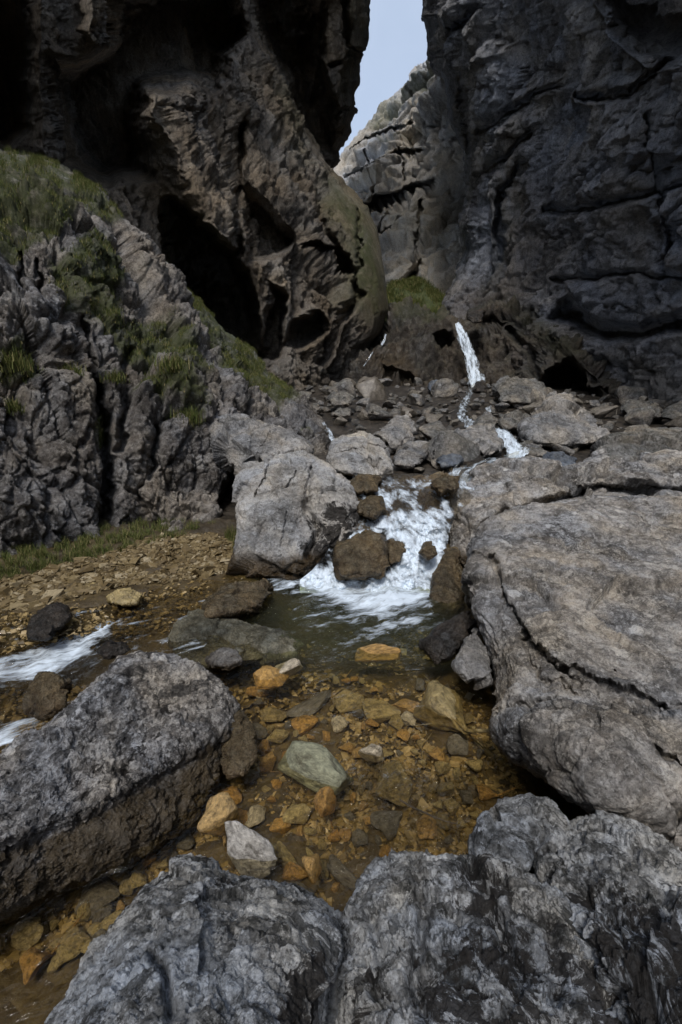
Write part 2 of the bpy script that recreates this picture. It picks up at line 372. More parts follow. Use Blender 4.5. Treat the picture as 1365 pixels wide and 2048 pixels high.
# ------------------------------------------------------------------ displacement recipes
def rotz_y(P, a):                        # tilt the frame in the x-z plane: bedding that dips
    c, s = math.cos(a), math.sin(a); return np.stack([P[:, 0] * c + P[:, 2] * s, P[:, 1], -P[:, 0] * s + P[:, 2] * c], -1)
def fracture(P, levels, warp=.35, seed=0.0):
    """sum of planar facet fields; levels = (cells per metre xyz, amplitude m, crack m)"""
    d = 0
    for i, (sc, amp, crk) in enumerate(levels):
        Q = P * np.array(sc) + seed + 5.3 * i
        Q = Q + warp * .55 * np.stack([fbm(Q * 1.1 + 3, 3), fbm(Q * 1.1 + 31, 3), fbm(Q * 1.1 + 57, 3)], -1)
        f1, f2, val = worley(Q)
        d = d + amp * val - crk * (1 - sstep(f2 - f1, 0, .16))
    return d
def beds(b, over=.25):                   # a bed bulges out towards its base, then is cut back under
    f = b - np.floor(b); return np.where(f > over, 1 - (f - over) / (1 - over), f / over)
def disp_tufa(P):
    d = .9 * fbm(P * (.22, .22, .12), 3) + .55 * fbm(P * (.6, .6, .3) + 3, 4, .55)
    d = d + .12 * ridged(P * (1.6, 1.6, .8) + 4, 4, .6) + fracture(P, [((.9, .9, .45), .30, .14), ((2.4, 2.4, 1.2), .15, .07), ((6, 6, 3), .06, .03)], .18, 1.0)
    return d + .07 * ridged(P * (5.5, 5.5, 3) + 1, 4, .65)
def disp_overhang(P):
    d = 1.3 * fbm(P * (.16, .16, .07), 3) + .5 * ridged(P * (.4, .4, .13), 4) + fracture(P, [((.35, .35, .16), .7, .25), ((1.2, 1.2, .6), .18, .08)], .3, 4.0)
    return d + .1 * ridged(P * (2.5, 2.5, 1.5) + 1, 4, .6)
def disp_right(P):
    Q = np.stack([P[:, 0], P[:, 1] * .99 - P[:, 2] * .1, P[:, 2] * .99 + P[:, 1] * .1], -1); wob = fbm(P * .13, 5, .6); wob2 = fbm(P * .35 + 8, 4, .6)
    d = .42 * beds(Q[:, 2] * .26 + 1.5 * wob) * np.clip(perlin(P * .17 + 3) * 1.6 + .35, 0, 1.3) + .26 * beds(Q[:, 2] * .9 + 1.6 * wob2) * np.clip(perlin(P * .33) * 1.5 + .4, 0, 1.2)
    d = d + .7 * fbm(Q * (.1, .16, .2) + 5, 4) + .3 * ridged(P * (.35, .35, .08) + 2, 3, .5) + fracture(Q, [((.3, .4, .45), .35, .12), ((1.1, 1.1, 1.3), .18, .08), ((3, 3, 3.4), .07, .03)], .18, 8.0)
    return d + .10 * ridged(P * (1.3, 1.3, .7) + 2, 4, .6) + .05 * ridged(P * (4, 4, 2.2) + 6, 3, .6)
def disp_far(P):
    Q = rotz_y(P, R(-14)); wob = fbm(P * .08, 4)
    d = 1.1 * beds(Q[:, 2] * .17 + .5 * wob, .12) + .45 * beds(Q[:, 2] * .6 + .6 * wob + 2, .2) + .8 * fbm(P * .12, 4)
    return d + fracture(Q, [((.2, .2, .2), .8, .55), ((.6, .6, .45), .45, .3)], .2, 2.0) + .15 * ridged(P * (.9, .9, .4), 4, .6)
def disp_mound(P):
    d = fracture(P, [((.9, .9, .5), .28, .12), ((2.4, 2.4, 1.4), .15, .08), ((5.5, 5.5, 3.4), .065, .035), ((12, 12, 8), .026, .014)], .3, 6.0)
    return d + .16 * ridged(P * (.8, .8, .35), 4, .55) + .2 * fbm(P * .5, 3) + .02 * ridged(P * (9, 9, 5), 3, .6)
def disp_head(P):
    d = fracture(P, [((.6, .6, .35), .35, .18), ((1.8, 1.8, 1.0), .16, .08), ((4, 4, 2), .06, .03)], .4, 3.0)
    return d + .4 * ridged(P * (.7, .7, .35), 4) + .1 * ridged(P * (3, 3, 1.6), 4, .6)
def disp_rock(size, block=1.0, pit=0.0, seed=0.0):
    k = 1.0 / size
    def f(P):
        d = size * fracture(P * k, [((1.5,) * 3, .12 * block, .0), ((4.0,) * 3, .035 * block, .008), ((11,) * 3, .012 * block, .005)], .22, seed)
        d = d + size * .020 * fbm(P * k * 2.2 + seed, 4, .55) + size * .008 * ridged(P * k * 12 + seed, 4, .65)
        if pit:
            h = fbm(P * k * 9 + seed, 5, .6); d = d - size * pit * sstep(h, .05, .45) - size * pit * .5 * sstep(fbm(P * k * 22 + seed, 3), .1, .5)
        return d
    return f

# ------------------------------------------------------------------ big rock faces
def sheet(name, mat, mode, main, cross_lo, cross_hi, ncross, ctrl, disp, recess=(), strokes=(), ext_hi=(), ext_lo=(), wrap_lo=None, wrap_hi=None, moss=(), brown=(), rag=8, kind='structure', damp=1.0, calm=(), edge_calm=0, pct=75):
    main = np.asarray(main, float); lo = cross_lo(main); hi = cross_hi(main); s = np.linspace(0, 1, ncross)
    cols = lo[:, None] + (hi - lo)[:, None] * s[None]; ex = np.zeros_like(cols)
    sgn = np.sign((hi - lo)[len(lo) // 2])
    def rounded(c, wr, d):               # turn the corner away from the viewer
        rd, dep = wr['rd'], wr['dep']; t = np.clip(1 - d / rd, 0, 1); return dep * (1 - np.sqrt(np.clip(1 - t * t, 0, 1)))
    if wrap_lo: ex = ex + rounded(cols, wrap_lo, np.abs(cols - lo[:, None]))
    if wrap_hi: ex = ex + rounded(cols, wrap_hi, np.abs(hi[:, None] - cols))
    blocks, exs = [cols], [ex]
    if wrap_lo:
        k = np.linspace(1, 0, 12)[None, :-1] ** 1.0
        blocks.insert(0, lo[:, None] + sgn * wrap_lo['in'] * k); exs.insert(0, wrap_lo['dep'] + wrap_lo['back'] * k + 0 * lo[:, None])
    if wrap_hi:
        k = np.linspace(0, 1, 12)[None, 1:]
        blocks.append(hi[:, None] - sgn * wrap_hi['in'] * k); exs.append(wrap_hi['dep'] + wrap_hi['back'] * k + 0 * hi[:, None])
    for e in ext_hi: blocks.append(np.full((len(main), 1), float(e))); exs.append(np.zeros((len(main), 1)))
    for e in ext_lo: blocks.insert(0, np.full((len(main), 1), float(e))); exs.insert(0, np.zeros((len(main), 1)))
    C_ = np.hstack(blocks); EX = np.hstack(exs); Mn = np.repeat(main[:, None], C_.shape[1], 1)
    U, V = (C_, Mn) if mode == 'row' else (Mn, C_)
    nz = np.stack([U.ravel() / 45, V.ravel() / 45, 0 * U.ravel()], -1)
    ju = (fbm(nz, 4, .6) * rag).reshape(U.shape); jv = (fbm(nz + 40, 4, .6) * rag).reshape(U.shape)
    Uj, Vj = U + ju, V + jv
    Y = tps(ctrl)(U, V); Pb = at_y(U, V, np.maximum(Y + EX, .3)); Yb = Y
    for poly, amt, soft in recess:
        Y = Y + amt * sstep(sdist(Uj, Vj, poly), -soft * .3, soft)
    for line, wd, amt in strokes:
        Y = Y + amt * np.exp(-(seg_dist(Uj, Vj, line) / wd) ** 2)
    Y = np.maximum(Y + EX, .3)
    P = at_y(U, V, Y)
    nr_s = gridnormals(P)
    for _ in range(30): nr_s[1:-1, 1:-1] = (nr_s[1:-1, 1:-1] + nr_s[:-2, 1:-1] + nr_s[2:, 1:-1] + nr_s[1:-1, :-2] + nr_s[1:-1, 2:]) / 5
    nb = gridnormals(Pb); steep = np.clip(np.sum(nb * nr_s, -1), .12, 1) ** 1.5; n = nb * .8 + nr_s * .2; v = CAM - P         # displace along the normal of the face before its caves were cut
    if (np.sum(n * v, -1) > 0).mean() < .5: n = -n; flip = True
    else: flip = False
    for _ in range(12):
        n[1:-1, 1:-1] = (n[1:-1, 1:-1] + n[:-2, 1:-1] + n[2:, 1:-1] + n[1:-1, :-2] + n[1:-1, 2:]) / 5
    n /= np.linalg.norm(n, axis=-1)[..., None] + 1e-9
    d = disp(P.reshape(-1, 3)).reshape(U.shape) * damp; d = d - np.percentile(d, pct)
    cf = np.ones(U.shape)
    for poly, amt, soft in calm: cf = cf * (1 - amt * sstep(sdist(Uj, Vj, poly), -soft, soft))
    if edge_calm: cf = cf * (.35 + .65 * sstep(np.abs(C_ - lo[:, None]), 0, edge_calm))
    d = d * cf * steep
    P = P + n * d[..., None]
    at = {}
    for nm, lst in (('moss', moss), ('brown', brown)):
        a = np.zeros(U.shape)
        for poly, amt, soft in lst: a = np.maximum(a, amt * sstep(sdist(Uj, Vj, poly), -soft, soft))
        at[nm] = a.ravel()
    o = mesh_np(name, P, gridfaces(*U.shape, flip=flip), mat, at)
    tag(o, kind=kind)
    return o, U, V, P
def steps(a, b, st, before=(), after=()): return list(before) + list(np.arange(a, b, st)) + list(after)
up_ext = [-620, -520, -420, -340, -270, -210, -160, -120, -90, -64]

# the pale cliff closing the gorge
top_far = interp([(500, 520), (640, 375), (680, 318), (700, 288), (740, 240), (765, 205), (800, 175), (816, 160), (822, 138), (845, 121), (870, 112), (900, 80), (1000, 30)])
far, *_ = sheet('cliff', M['cliff_far'], 'col', steps(600, 1000, 1.6), top_far, lambda u: 0 * u + 640, 330,
    [(640, 600, 50), (700, 330, 62), (850, 130, 58), (900, 400, 46), (780, 560, 42), (900, 600, 36), (760, 450, 50), (1000, 300, 36)], disp_far,
    recess=[([(795, 585), (805, 560), (825, 530), (838, 512), (842, 560), (830, 580)], 5, 14), ([(720, 410), (760, 395), (800, 380), (795, 390), (760, 408), (735, 418)], 5, 6)],
    strokes=[([(690, 345), (740, 330), (780, 312), (830, 300)], 3, 3.5), ([(725, 408), (770, 392), (815, 376), (870, 360)], 4, 5), ([(700, 300), (760, 262), (820, 240)], 2.5, 2.2), ([(765, 470), (785, 458), (800, 440)], 4, 4), ([(745, 365), (748, 395)], 2, 2), ([(730, 300), (736, 330)], 2, 1.5), ([(800, 300), (810, 360)], 2, 1.5), ([(770, 400), (760, 470)], 2.5, 2), ([(840, 390), (830, 500)], 3, 2)],
    wrap_lo={'rd': 24, 'dep': 5, 'in': 30, 'back': 30}, edge_calm=25,
    moss=[([(735, 250), (765, 212), (800, 185), (822, 165), (835, 150), (870, 130), (872, 160), (840, 178), (800, 205), (765, 232), (745, 255)], .75, 8), ([(740, 250), (760, 270), (800, 262), (830, 250), (830, 256), (790, 275), (755, 280)], .6, 6),
          ([(760, 420), (830, 390), (900, 380), (900, 480), (860, 500), (800, 480)], .3, 20)],
    brown=[([(800, 420), (900, 330), (930, 520), (880, 560), (830, 520)], .22, 30)])
far['label'] = 'pale bedded limestone cliff rising at the far end of the gorge under the sky'; far['category'] = 'cliff'

# grassy bank above the headwall
gp, gU, gV, gP = sheet('grassy_slope', M['turf'], 'col', steps(740, 960, 4), interp([(740, 585), (775, 572), (800, 562), (830, 556), (860, 570), (890, 592), (960, 620)]), lambda u: 0 * u + 645, 40,
    [(740, 540, 36), (960, 540, 34), (740, 640, 25), (960, 640, 24), (850, 590, 29)], lambda P: .25 * fbm(P * .7, 4))

# overhanging wall high on the left, behind the buttress
edge = interp([(-2600, 900), (-1000, 800), (-300, 760), (-60, 745), (0, 742), (60, 738), (88, 735), (100, 734), (128, 722), (165, 721), (190, 712), (215, 713), (262, 696), (285, 684), (300, 675), (318, 680), (335, 670), (360, 650), (420, 600)])
ov, *_ = sheet('cliff', M['cliff_left'], 'row', steps(-40, 420, 2.6, up_ext), edge, lambda v: 0 * v + 330, 190,
    [(740, 0, 28), (680, 320, 30), (480, 0, 25), (330, 0, 20), (330, 400, 26), (700, -600, 25), (450, -600, 20), (700, -2600, 22)], disp_overhang,
    recess=[([(490, -60), (600, -80), (640, 20), (640, 120), (690, 260), (680, 320), (600, 300), (560, 160), (520, 90)], 6, 40)],
    strokes=[([(640, 0), (640, 110), (620, 200)], 10, 1.5), ([(690, 0), (700, 90), (735, 110)], 6, 1.2), ([(665, 130), (720, 120)], 5, 1.0), ([(680, 230), (712, 216)], 5, .8)],
    wrap_lo={'rd': 40, 'dep': 5, 'in': 40, 'back': 22}, ext_hi=[250, 100, -100, -400], edge_calm=30, moss=[([(700, 0), (745, -20), (735, 100), (712, 210), (690, 200)], .25, 20)])
ov['label'] = 'dark overhanging limestone wall at the upper left beside the strip of sky'; ov['category'] = 'cliff'

# left buttress with tufa curtains and caves
bedge = interp([(-2600, 620), (-1000, 500), (-400, 470), (-100, 488), (0, 498), (60, 505), (105, 530), (150, 552), (230, 598), (310, 640), (345, 664), (385, 705), (412, 735), (460, 757), (500, 764), (570, 774), (620, 780), (655, 768), (690, 750), (740, 735), (800, 720)])
bu, *_ = sheet('cliff', M['cliff_left'], 'row', steps(-40, 860, 2.8, up_ext), bedge, lambda v: 0 * v - 60, 330,
    [(760, 600, 20.5), (720, 760, 19.5), (660, 345, 24), (500, 0, 21), (560, 200, 22), (400, 300, 16.5), (350, 100, 15.5), (540, 700, 16.5), (450, 600, 16), (200, 330, 13.2), (0, 300, 11.5), (0, 0, 11.3), (200, 0, 13),
     (450, 480, 15.4), (330, 400, 14.8), (600, 420, 19), (630, 600, 18), (100, -700, 11), (450, -700, 17), (300, 700, 14), (0, 700, 11.5), (-60, -2600, 7), (500, -2600, 17)], disp_tufa,
    recess=[([(118, 200), (128, 330), (220, 370), (300, 350), (292, 260), (300, 190), (370, 170), (440, 190), (500, 60), (470, -30), (330, -40), (225, -30), (215, 90), (150, 125), (110, 110)], 5.5, 45),
            ([(-60, -40), (45, -40), (60, 100), (60, 260), (20, 300), (-60, 300)], 3.5, 30),
            ([(325, 400), (345, 398), (400, 440), (440, 480), (472, 500), (490, 540), (510, 590), (530, 720), (480, 720), (400, 640), (320, 560)], 6, 26),
            ([(482, 372), (500, 366), (560, 430), (600, 475), (560, 520), (500, 520)], 2.6, 22), ([(590, 640), (640, 620), (660, 660), (620, 700), (560, 690)], 2.2, 16), ([(620, 470), (700, 510), (715, 545), (680, 540), (630, 500)], 2.2, 14), ([(540, 560), (575, 590), (560, 720), (520, 730)], 2.2, 14)],
    strokes=[([(480, 250), (482, 370), (478, 500)], 9, 2.0), ([(715, 420), (722, 480), (715, 580), (700, 640)], 4, .7), ([(660, 350), (640, 430), (690, 520), (720, 590), (650, 720)], 8, .9), ([(430, 180), (400, 250)], 8, 1), ([(330, 220), (380, 320), (445, 460)], 55, -2.2), ([(90, 0), (85, 150), (95, 300)], 26, -1.2), ([(195, -40), (190, 70)], 22, -1.5)],
    wrap_lo={'rd': 26, 'dep': 2.0, 'in': 40, 'back': 14}, ext_hi=[-120, -220, -400, -700, -1100, -1700, -2600],
    edge_calm=25, calm=[([(655, 350), (700, 390), (735, 415), (790, 460), (800, 570), (800, 700), (735, 680), (690, 600), (705, 530), (690, 470), (665, 430)], .88, 16)],
    moss=[([(655, 350), (700, 390), (735, 415), (757, 460), (775, 570), (780, 630), (735, 640), (700, 600), (705, 530), (690, 470), (660, 420)], .9, 34), ([(540, 130), (600, 240), (640, 330), (600, 330), (550, 250)], .3, 20)],
    brown=[([(640, 640), (720, 560), (780, 620), (740, 700), (650, 760)], .25, 20)])
bu['label'] = 'left cliff buttress with hanging tufa curtains, black caves and a mossy corner'; bu['category'] = 'cliff'

# right cliff
redge = interp([(-2600, 780), (-1000, 810), (-200, 836), (0, 838), (38, 835), (60, 848), (105, 850), (118, 853), (146, 868), (160, 886), (230, 893), (300, 922), (400, 930), (450, 915), (500, 925), (560, 902), (600, 880), (650, 868), (830, 900)])
rc, *_ = sheet('cliff', M['cliff_right'], 'row', steps(-40, 880, 2.8, up_ext), redge, lambda v: 0 * v + 1440, 230,
    [(850, 60, 27), (900, 260, 27), (930, 480, 25), (890, 610, 23), (1365, 60, 12.2), (1365, 420, 13), (1365, 800, 12.3), (1100, 60, 18.5), (1100, 420, 19.5), (1100, 760, 17.5), (1000, 620, 21), (1365, -900, 10), (900, -900, 24), (1365, -2600, 9), (850, -2600, 22)], disp_right,
    recess=[([(1090, 720), (1120, 690), (1170, 690), (1210, 770), (1190, 800), (1080, 800)], 4, 22), ([(1130, 590), (1200, 640), (1280, 650), (1400, 600), (1440, 640), (1300, 680), (1210, 690), (1100, 640)], 1.8, 22), ([(1180, -40), (1440, -60), (1440, 120), (1300, 130), (1230, 80)], 3, 60)],
    strokes=[([(1040, 330), (1000, 400), (990, 470), (985, 510)], 7, 1.6), ([(900, 330), (960, 260), (1040, 210), (1100, 170)], 7, 1.3), ([(930, 380), (990, 330), (1070, 260)], 7, 1.2), ([(855, 130), (900, 60), (960, 10)], 6, 1.2),
             ([(1090, 420), (1200, 410), (1320, 380), (1400, 360)], 7, 1.0), ([(1300, 230), (1320, 420), (1340, 520)], 5, .8), ([(1100, 560), (1250, 545), (1400, 560)], 6, .7), ([(1150, 200), (1250, 190), (1340, 120)], 8, 1.2), ([(915, 180), (930, 300), (935, 420)], 6, 1.2)],
    wrap_lo={'rd': 45, 'dep': 5, 'in': 40, 'back': 18}, ext_hi=[1520, 1700, 2000, 2500, 3200, 4200, 6000], edge_calm=30,
    moss=[([(940, 560), (990, 480), (1010, 380), (1030, 400), (1010, 520), (960, 600)], .25, 20), ([(1030, 610), (1060, 610), (1150, 690), (1130, 710), (1050, 660)], .5, 14)],
    brown=[([(880, 600), (940, 540), (1010, 560), (1100, 660), (1200, 780), (900, 780)], .55, 30), ([(1000, 420), (1060, 340), (1080, 480), (1030, 640), (980, 600)], .35, 30)])
rc['label'] = 'tall blue grey limestone cliff with slanting beds filling the right side'; rc['category'] = 'cliff'

# headwall below the upper valley
htop = interp([(700, 700), (740, 690), (772, 640), (785, 616), (810, 610), (850, 617), (895, 628), (915, 646), (930, 646), (940, 628), (970, 622), (1010, 606), (1060, 610), (1120, 660), (1180, 720), (1240, 770)])
hw, *_ = sheet('headwall', M['head'], 'col', steps(700, 1240, 2.4), htop, lambda u: 0 * u + 830, 120,
    [(720, 790, 18), (800, 620, 22.5), (900, 640, 21), (940, 770, 18.6), (800, 760, 18.6), (1000, 620, 20), (1050, 790, 16.6), (1200, 790, 14.2), (1150, 690, 16)], disp_head,
    recess=[([(868, 672), (890, 662), (912, 680), (908, 705), (880, 700)], 1.6, 10), ([(770, 730), (800, 735), (850, 755), (850, 770), (760, 765)], 1.0, 10), ([(1090, 735), (1130, 720), (1190, 745), (1205, 800), (1080, 800)], 2.5, 16), ([(960, 630), (1010, 645), (1000, 670), (955, 660)], .8, 8)],
    strokes=[([(1020, 660), (1060, 710), (1080, 760)], 8, .8)],
    wrap_lo={'rd': 16, 'dep': 1.2, 'in': 10, 'back': 8}, moss=[([(1020, 615), (1060, 610), (1170, 720), (1120, 720)], .35, 14), ([(780, 610), (900, 620), (890, 640), (790, 640)], .4, 8)],
    brown=[([(740, 690), (800, 680), (860, 740), (850, 770), (740, 770)], .45, 20), ([(900, 640), (1000, 640), (1020, 780), (860, 780)], .2, 20)])
hw['label'] = 'dark brown tufa headwall below the upper valley, split by the waterfall'; hw['category'] = 'cliff'

# grassy rocky mound on the left
mtop = interp([(-700, 250), (-300, 285), (0, 308), (60, 312), (120, 330), (165, 360), (205, 387), (250, 452), (290, 490), (330, 545), (380, 590), (420, 632), (450, 668), (500, 702), (530, 745), (560, 768), (600, 800), (640, 838), (665, 875)])
mbot = interp([(-700, 1300), (-300, 1240), (0, 1205), (60, 1180), (150, 1140), (250, 1110), (330, 1100), (430, 1105), (478, 1090), (500, 960), (665, 935)])
G1 = [(-60, 300), (0, 305), (125, 330), (205, 390), (240, 440), (190, 430), (150, 400), (100, 380), (60, 370), (0, 380)]
G2 = [(0, 380), (60, 370), (110, 400), (150, 440), (120, 480), (60, 480), (30, 520), (-60, 500)]
G3 = [(110, 520), (200, 470), (240, 540), (250, 640), (200, 650), (140, 610), (100, 570)]
G4 = [(250, 640), (330, 640), (380, 700), (430, 760), (380, 770), (300, 720), (250, 700)]
G5 = [(300, 480), (345, 545), (420, 625), (500, 700), (560, 765), (600, 800), (560, 810), (500, 770), (440, 740), (400, 660), (340, 600)]
G6 = [(265, 790), (300, 760), (370, 775), (405, 820), (385, 860), (350, 820), (300, 805)]
G7 = [(0, 700), (40, 660), (90, 740), (60, 760), (0, 760)]
G8 = [(180, 620), (240, 630), (300, 690), (300, 740), (250, 720), (200, 660)]
GREEN = [G1, G2, G3, G4, G5, G6, G7, G8, [(185, 850), (210, 830), (215, 890), (195, 900)], [(590, 865), (615, 860), (620, 880), (600, 885)]]
mo, mU, mV, mP = sheet('rocky_mound', M['mound'], 'col', steps(-40, 668, 2.2, [-700, -500, -350, -250, -180, -120, -80]), mtop, mbot, 330,
    [(0, 1140, 4.25), (250, 1068, 5.35), (430, 1072, 5.45), (-300, 1180, 3.8), (0, 800, 4.9), (250, 800, 6.0), (400, 800, 6.6), (100, 950, 4.9), (330, 950, 5.7), (100, 580, 5.7), (0, 310, 8.8), (100, 450, 6.9), (200, 600, 6.9), (200, 390, 8.9), (290, 490, 9.4), (420, 630, 10.2),
     (560, 765, 11), (640, 840, 9.2), (500, 740, 9.5), (400, 700, 8.3), (300, 640, 7.6), (470, 820, 7.4), (560, 850, 7.6), (640, 900, 7.4), (470, 1000, 6.2), (-300, 300, 6.5)], disp_mound,
    recess=[([(455, 945), (500, 945), (500, 1080), (440, 1075), (435, 1010)], 1.5, 14)],
    strokes=[([(190, 780), (205, 860), (215, 960), (205, 1060)], 12, .6), ([(165, 640), (180, 720), (190, 790)], 9, .4), ([(255, 700), (250, 800), (240, 900)], 9, .35), ([(40, 500), (45, 600)], 6, .4), ([(75, 520), (80, 600)], 6, .35), ([(310, 860), (300, 960)], 7, .25), ([(430, 820), (440, 920)], 6, .25)],
    wrap_lo={'rd': 26, 'dep': .7, 'in': 10, 'back': 4}, moss=[(g, .9, 9) for g in GREEN], rag=10, edge_calm=30, calm=[(G1, .65, 20), (G5, .5, 14)], pct=35)
mo['label'] = 'steep rocky mound of jointed grey limestone with grassy ledges at left'; mo['category'] = 'rock outcrop'

# gorge walls beside the camera, added wall behind (unseen; they shade the floor)
def side_wall(name, pts, z0, z1, lean):
    pts = np.array(pts, float); n = 90; s = np.linspace(0, len(pts) - 1, n)
    x = np.interp(s, range(len(pts)), pts[:, 0]); y = np.interp(s, range(len(pts)), pts[:, 1]); z = np.linspace(z0, z1, 70)
    X = x[None] + lean * ((z - z0) / (z1 - z0))[:, None]; P = np.stack([X, y[None] + 0 * X, z[:, None] + 0 * X], -1)
    d = disp_overhang(P.reshape(-1, 3)).reshape(X.shape); P[..., 0] += d * (1 if lean > 0 else -1)
    o = mesh_np(name, P, gridfaces(*X.shape), M['cliff_right' if lean < 0 else 'cliff_left']); tag(o, kind='structure'); return o
side_wall('cliff', [(-12.5, 9), (-11, 0), (-13, -12), (-9, -26), (-16, -45)], -1, 13, 2.0)
side_wall('cliff', [(11.5, 4), (12.5, -6), (10.5, -18), (14, -45)], -1, 13, -2.0)
side_wall('cliff', [(-16, -40), (-4, -34), (6, -38), (14, -30)], -1, 7, -.5)  # added across the open gorge mouth to hold back frontal light

# ------------------------------------------------------------------ gorge floor
gy = interp([(-40, .3), (-3, .2), (0, -.15), (.6, -.32), (1.5, -.24), (2.2, -.17), (2.8, -.22), (3.4, -.4), (4.2, -.4), (4.6, -.1), (5.6, .62), (6.2, .74), (9, 1.1), (12, 1.45), (15, 1.85), (18, 2.2), (19.5, 2.3), (60, 2.4)])
def floor_z(x, y):
    z = gy(y)
    yb = y - (4.25 + (x + .9) * .52)                              # gravel bank on the left; yb = metres behind its waterline
    bz = np.where(yb > 0, .22 * sstep(yb, 0, 1.3), np.maximum(-.26, yb * .3)); m = sstep(-x, .35, .9) * sstep(8 - y, 0, 1.5)
    z = z * (1 - m) + bz * m
    z = np.where((y >= 5.0) & (y < 9) & (x < -.6), z, z)
    z = z - .14 * sstep(-x, .8, 2.2) * sstep(3.6 - y, 0, .8)
    z = z - .7 * sstep(x, 1.3, 2.4) * sstep(7.2 - y, 0, 1.5) + .8 * sstep(-x, 3.5, 6) * sstep(4.2 - y, 0, 2)
    return z
xs = np.concatenate([np.linspace(-14, -4.2, 30), np.linspace(-4, 4, 260), np.linspace(4.2, 14, 30)]); ys = np.concatenate([np.linspace(-40, -.6, 40), np.linspace(-.5, 7, 260), np.linspace(7.1, 24, 120), np.linspace(25, 70, 20)])
X, Yg = np.meshgrid(xs, ys); Z = floor_z(X, Yg); Pf = np.stack([X, Yg, Z], -1)
q = Pf.reshape(-1, 3); hz = .05 * fbm(q * 1.2, 4) + .05 * fracture(q, [((3, 3, 3), .5, .1), ((8, 8, 8), .25, .05)], .4)
q[:, 2] += hz; Pf = q.reshape(Pf.shape)
gfl = mesh_np('ground', Pf, gridfaces(*X.shape), M['bed'], base=(0, 0, 0)); tag(gfl, kind='structure')
gfl['label'] = 'rocky stream bed and gorge floor'; gfl['category'] = 'ground'
from mathutils.bvhtree import BVHTree
def hz_at(x, y):                         # floor height with its roughness
    p = np.array([[x, y, float(floor_z(np.array([x]), np.array([y]))[0])]]); return p[0, 2]

# ------------------------------------------------------------------ boulders
RNG_B = [0.0]
def boulder(name, outline, ybot, ytop, T, mat, label, cat='boulder', disp=None, size=None, block=1.0, pit=0.0, nth=220, nr=70, n=2.4, strokes=(), bumps=(), Tb=None, rag=3, group=None, seed=None, center=None, black=(), ctrl=None, cuts=(), wet=()):
    O = np.array(outline, float); RNG_B[0] += 3.7; seed = RNG_B[0] if seed is None else seed
    d = np.hypot(*(np.roll(O, -1, 0) - O).T); cum = np.concatenate([[0], np.cumsum(d)]); t = np.linspace(0, cum[-1], nth, endpoint=False)
    Oc = np.vstack([O, O[:1]]); ou = np.interp(t, cum, Oc[:, 0]); ov_ = np.interp(t, cum, Oc[:, 1])
    k = max(1, int(nth * .012))
    for _ in range(2):
        ou = (np.roll(ou, k) + ou + np.roll(ou, -k)) / 3; ov_ = (np.roll(ov_, k) + ov_ + np.roll(ov_, -k)) / 3
    c = np.array(center) if center else np.array([(O[:, 0].min() + O[:, 0].max()) / 2, (O[:, 1].min() + O[:, 1].max()) / 2])
    nb = max(8, nr // 3)
    phi = np.concatenate([np.linspace(.008, np.pi / 2, nr), np.linspace(np.pi / 2, np.pi - .008, nb)[1:]])
    s = np.sin(phi); front = (phi <= np.pi / 2 + 1e-6)
    s = np.where(front, np.maximum(s, .004), np.maximum(s, .004))
    h = (1 - np.clip(s, 0, 1) ** n) ** (1 / n)
    U = c[0] + s[:, None] * (ou - c[0])[None]; V = c[1] + s[:, None] * (ov_ - c[1])[None]
    vlo, vhi = O[:, 1].min(), O[:, 1].max(); fr = (V - vlo) / (vhi - vlo)
    q = (1 / ytop) * (1 - fr) + (1 / ybot) * fr; Y = 1 / q if ctrl is None else tps(ctrl)(U, V)
    sg = np.where(front, -T, (Tb if Tb else T)) * h
    Y = Y + sg[:, None]
    fm = front[:, None] * 1.0
    nz = np.stack([U.ravel() / 25, V.ravel() / 25, 0 * U.ravel()], -1)
    ju = (fbm(nz + seed, 4, .6) * rag).reshape(U.shape); jv = (fbm(nz + 40 + seed, 4, .6) * rag).reshape(U.shape)
    for (bu_, bv, br, bd) in bumps: Y = Y + fm * bd * np.exp(-(((U - bu_) ** 2 + (V - bv) ** 2) / br ** 2))
    for poly, amt, soft in cuts: Y = Y + fm * amt * sstep(sdist(U + ju, V + jv, poly), -soft, soft)
    P = at_y(U, V, np.maximum(Y, .12))
    nrm = gridnormals(P, True); nrm[:4] = nrm[4]; nrm[-4:] = nrm[-5]; kb = np.clip(s / .22, 0, 1)[:, None, None]; nrm = nrm * kb + (1 - kb) * np.where(front[:, None, None], nrm[4].mean(0), nrm[-5].mean(0))
    pc = P.reshape(-1, 3).mean(0)
    if (np.sum(nrm * (P - pc), -1) > 0).mean() < .5: nrm = -nrm; flip = True
    else: flip = False
    for _ in range(4): nrm[1:-1] = (nrm[1:-1] + nrm[:-2] + nrm[2:] + np.roll(nrm, 1, 1)[1:-1] + np.roll(nrm, -1, 1)[1:-1]) / 5
    size = size or float(np.linalg.norm(P.reshape(-1, 3).max(0) - P.reshape(-1, 3).min(0)) * .5)
    f = disp or disp_rock(size, block, pit, seed)
    dd = f(P.reshape(-1, 3)); P = P + nrm * (dd - np.percentile(dd, 42 if mat is M['b_front'] else 55)).reshape(U.shape)[..., None]
    if strokes:
        ext = np.zeros(U.shape)
        for line, wd, amt in strokes: ext = ext + amt * np.exp(-(seg_dist(U + ju, V + jv, line) / wd) ** 2)
        r = P - CAM; r /= np.linalg.norm(r, axis=-1)[..., None]; P = P + r * (ext * fm)[..., None]
    nrw, ncl = U.shape; Fq = gridfaces(nrw, ncl, True, flip)
    at = {'black': px_field(U.ravel() + 2 * ju.ravel(), V.ravel() + 2 * jv.ravel(), black)} if black else {}
    if wet: at['wet'] = px_field(U.ravel() + 2 * ju.ravel(), V.ravel() + 2 * jv.ravel(), wet)
    o = mesh_np(name, P, Fq, mat, at); tag(o, label, cat, group)
    return o

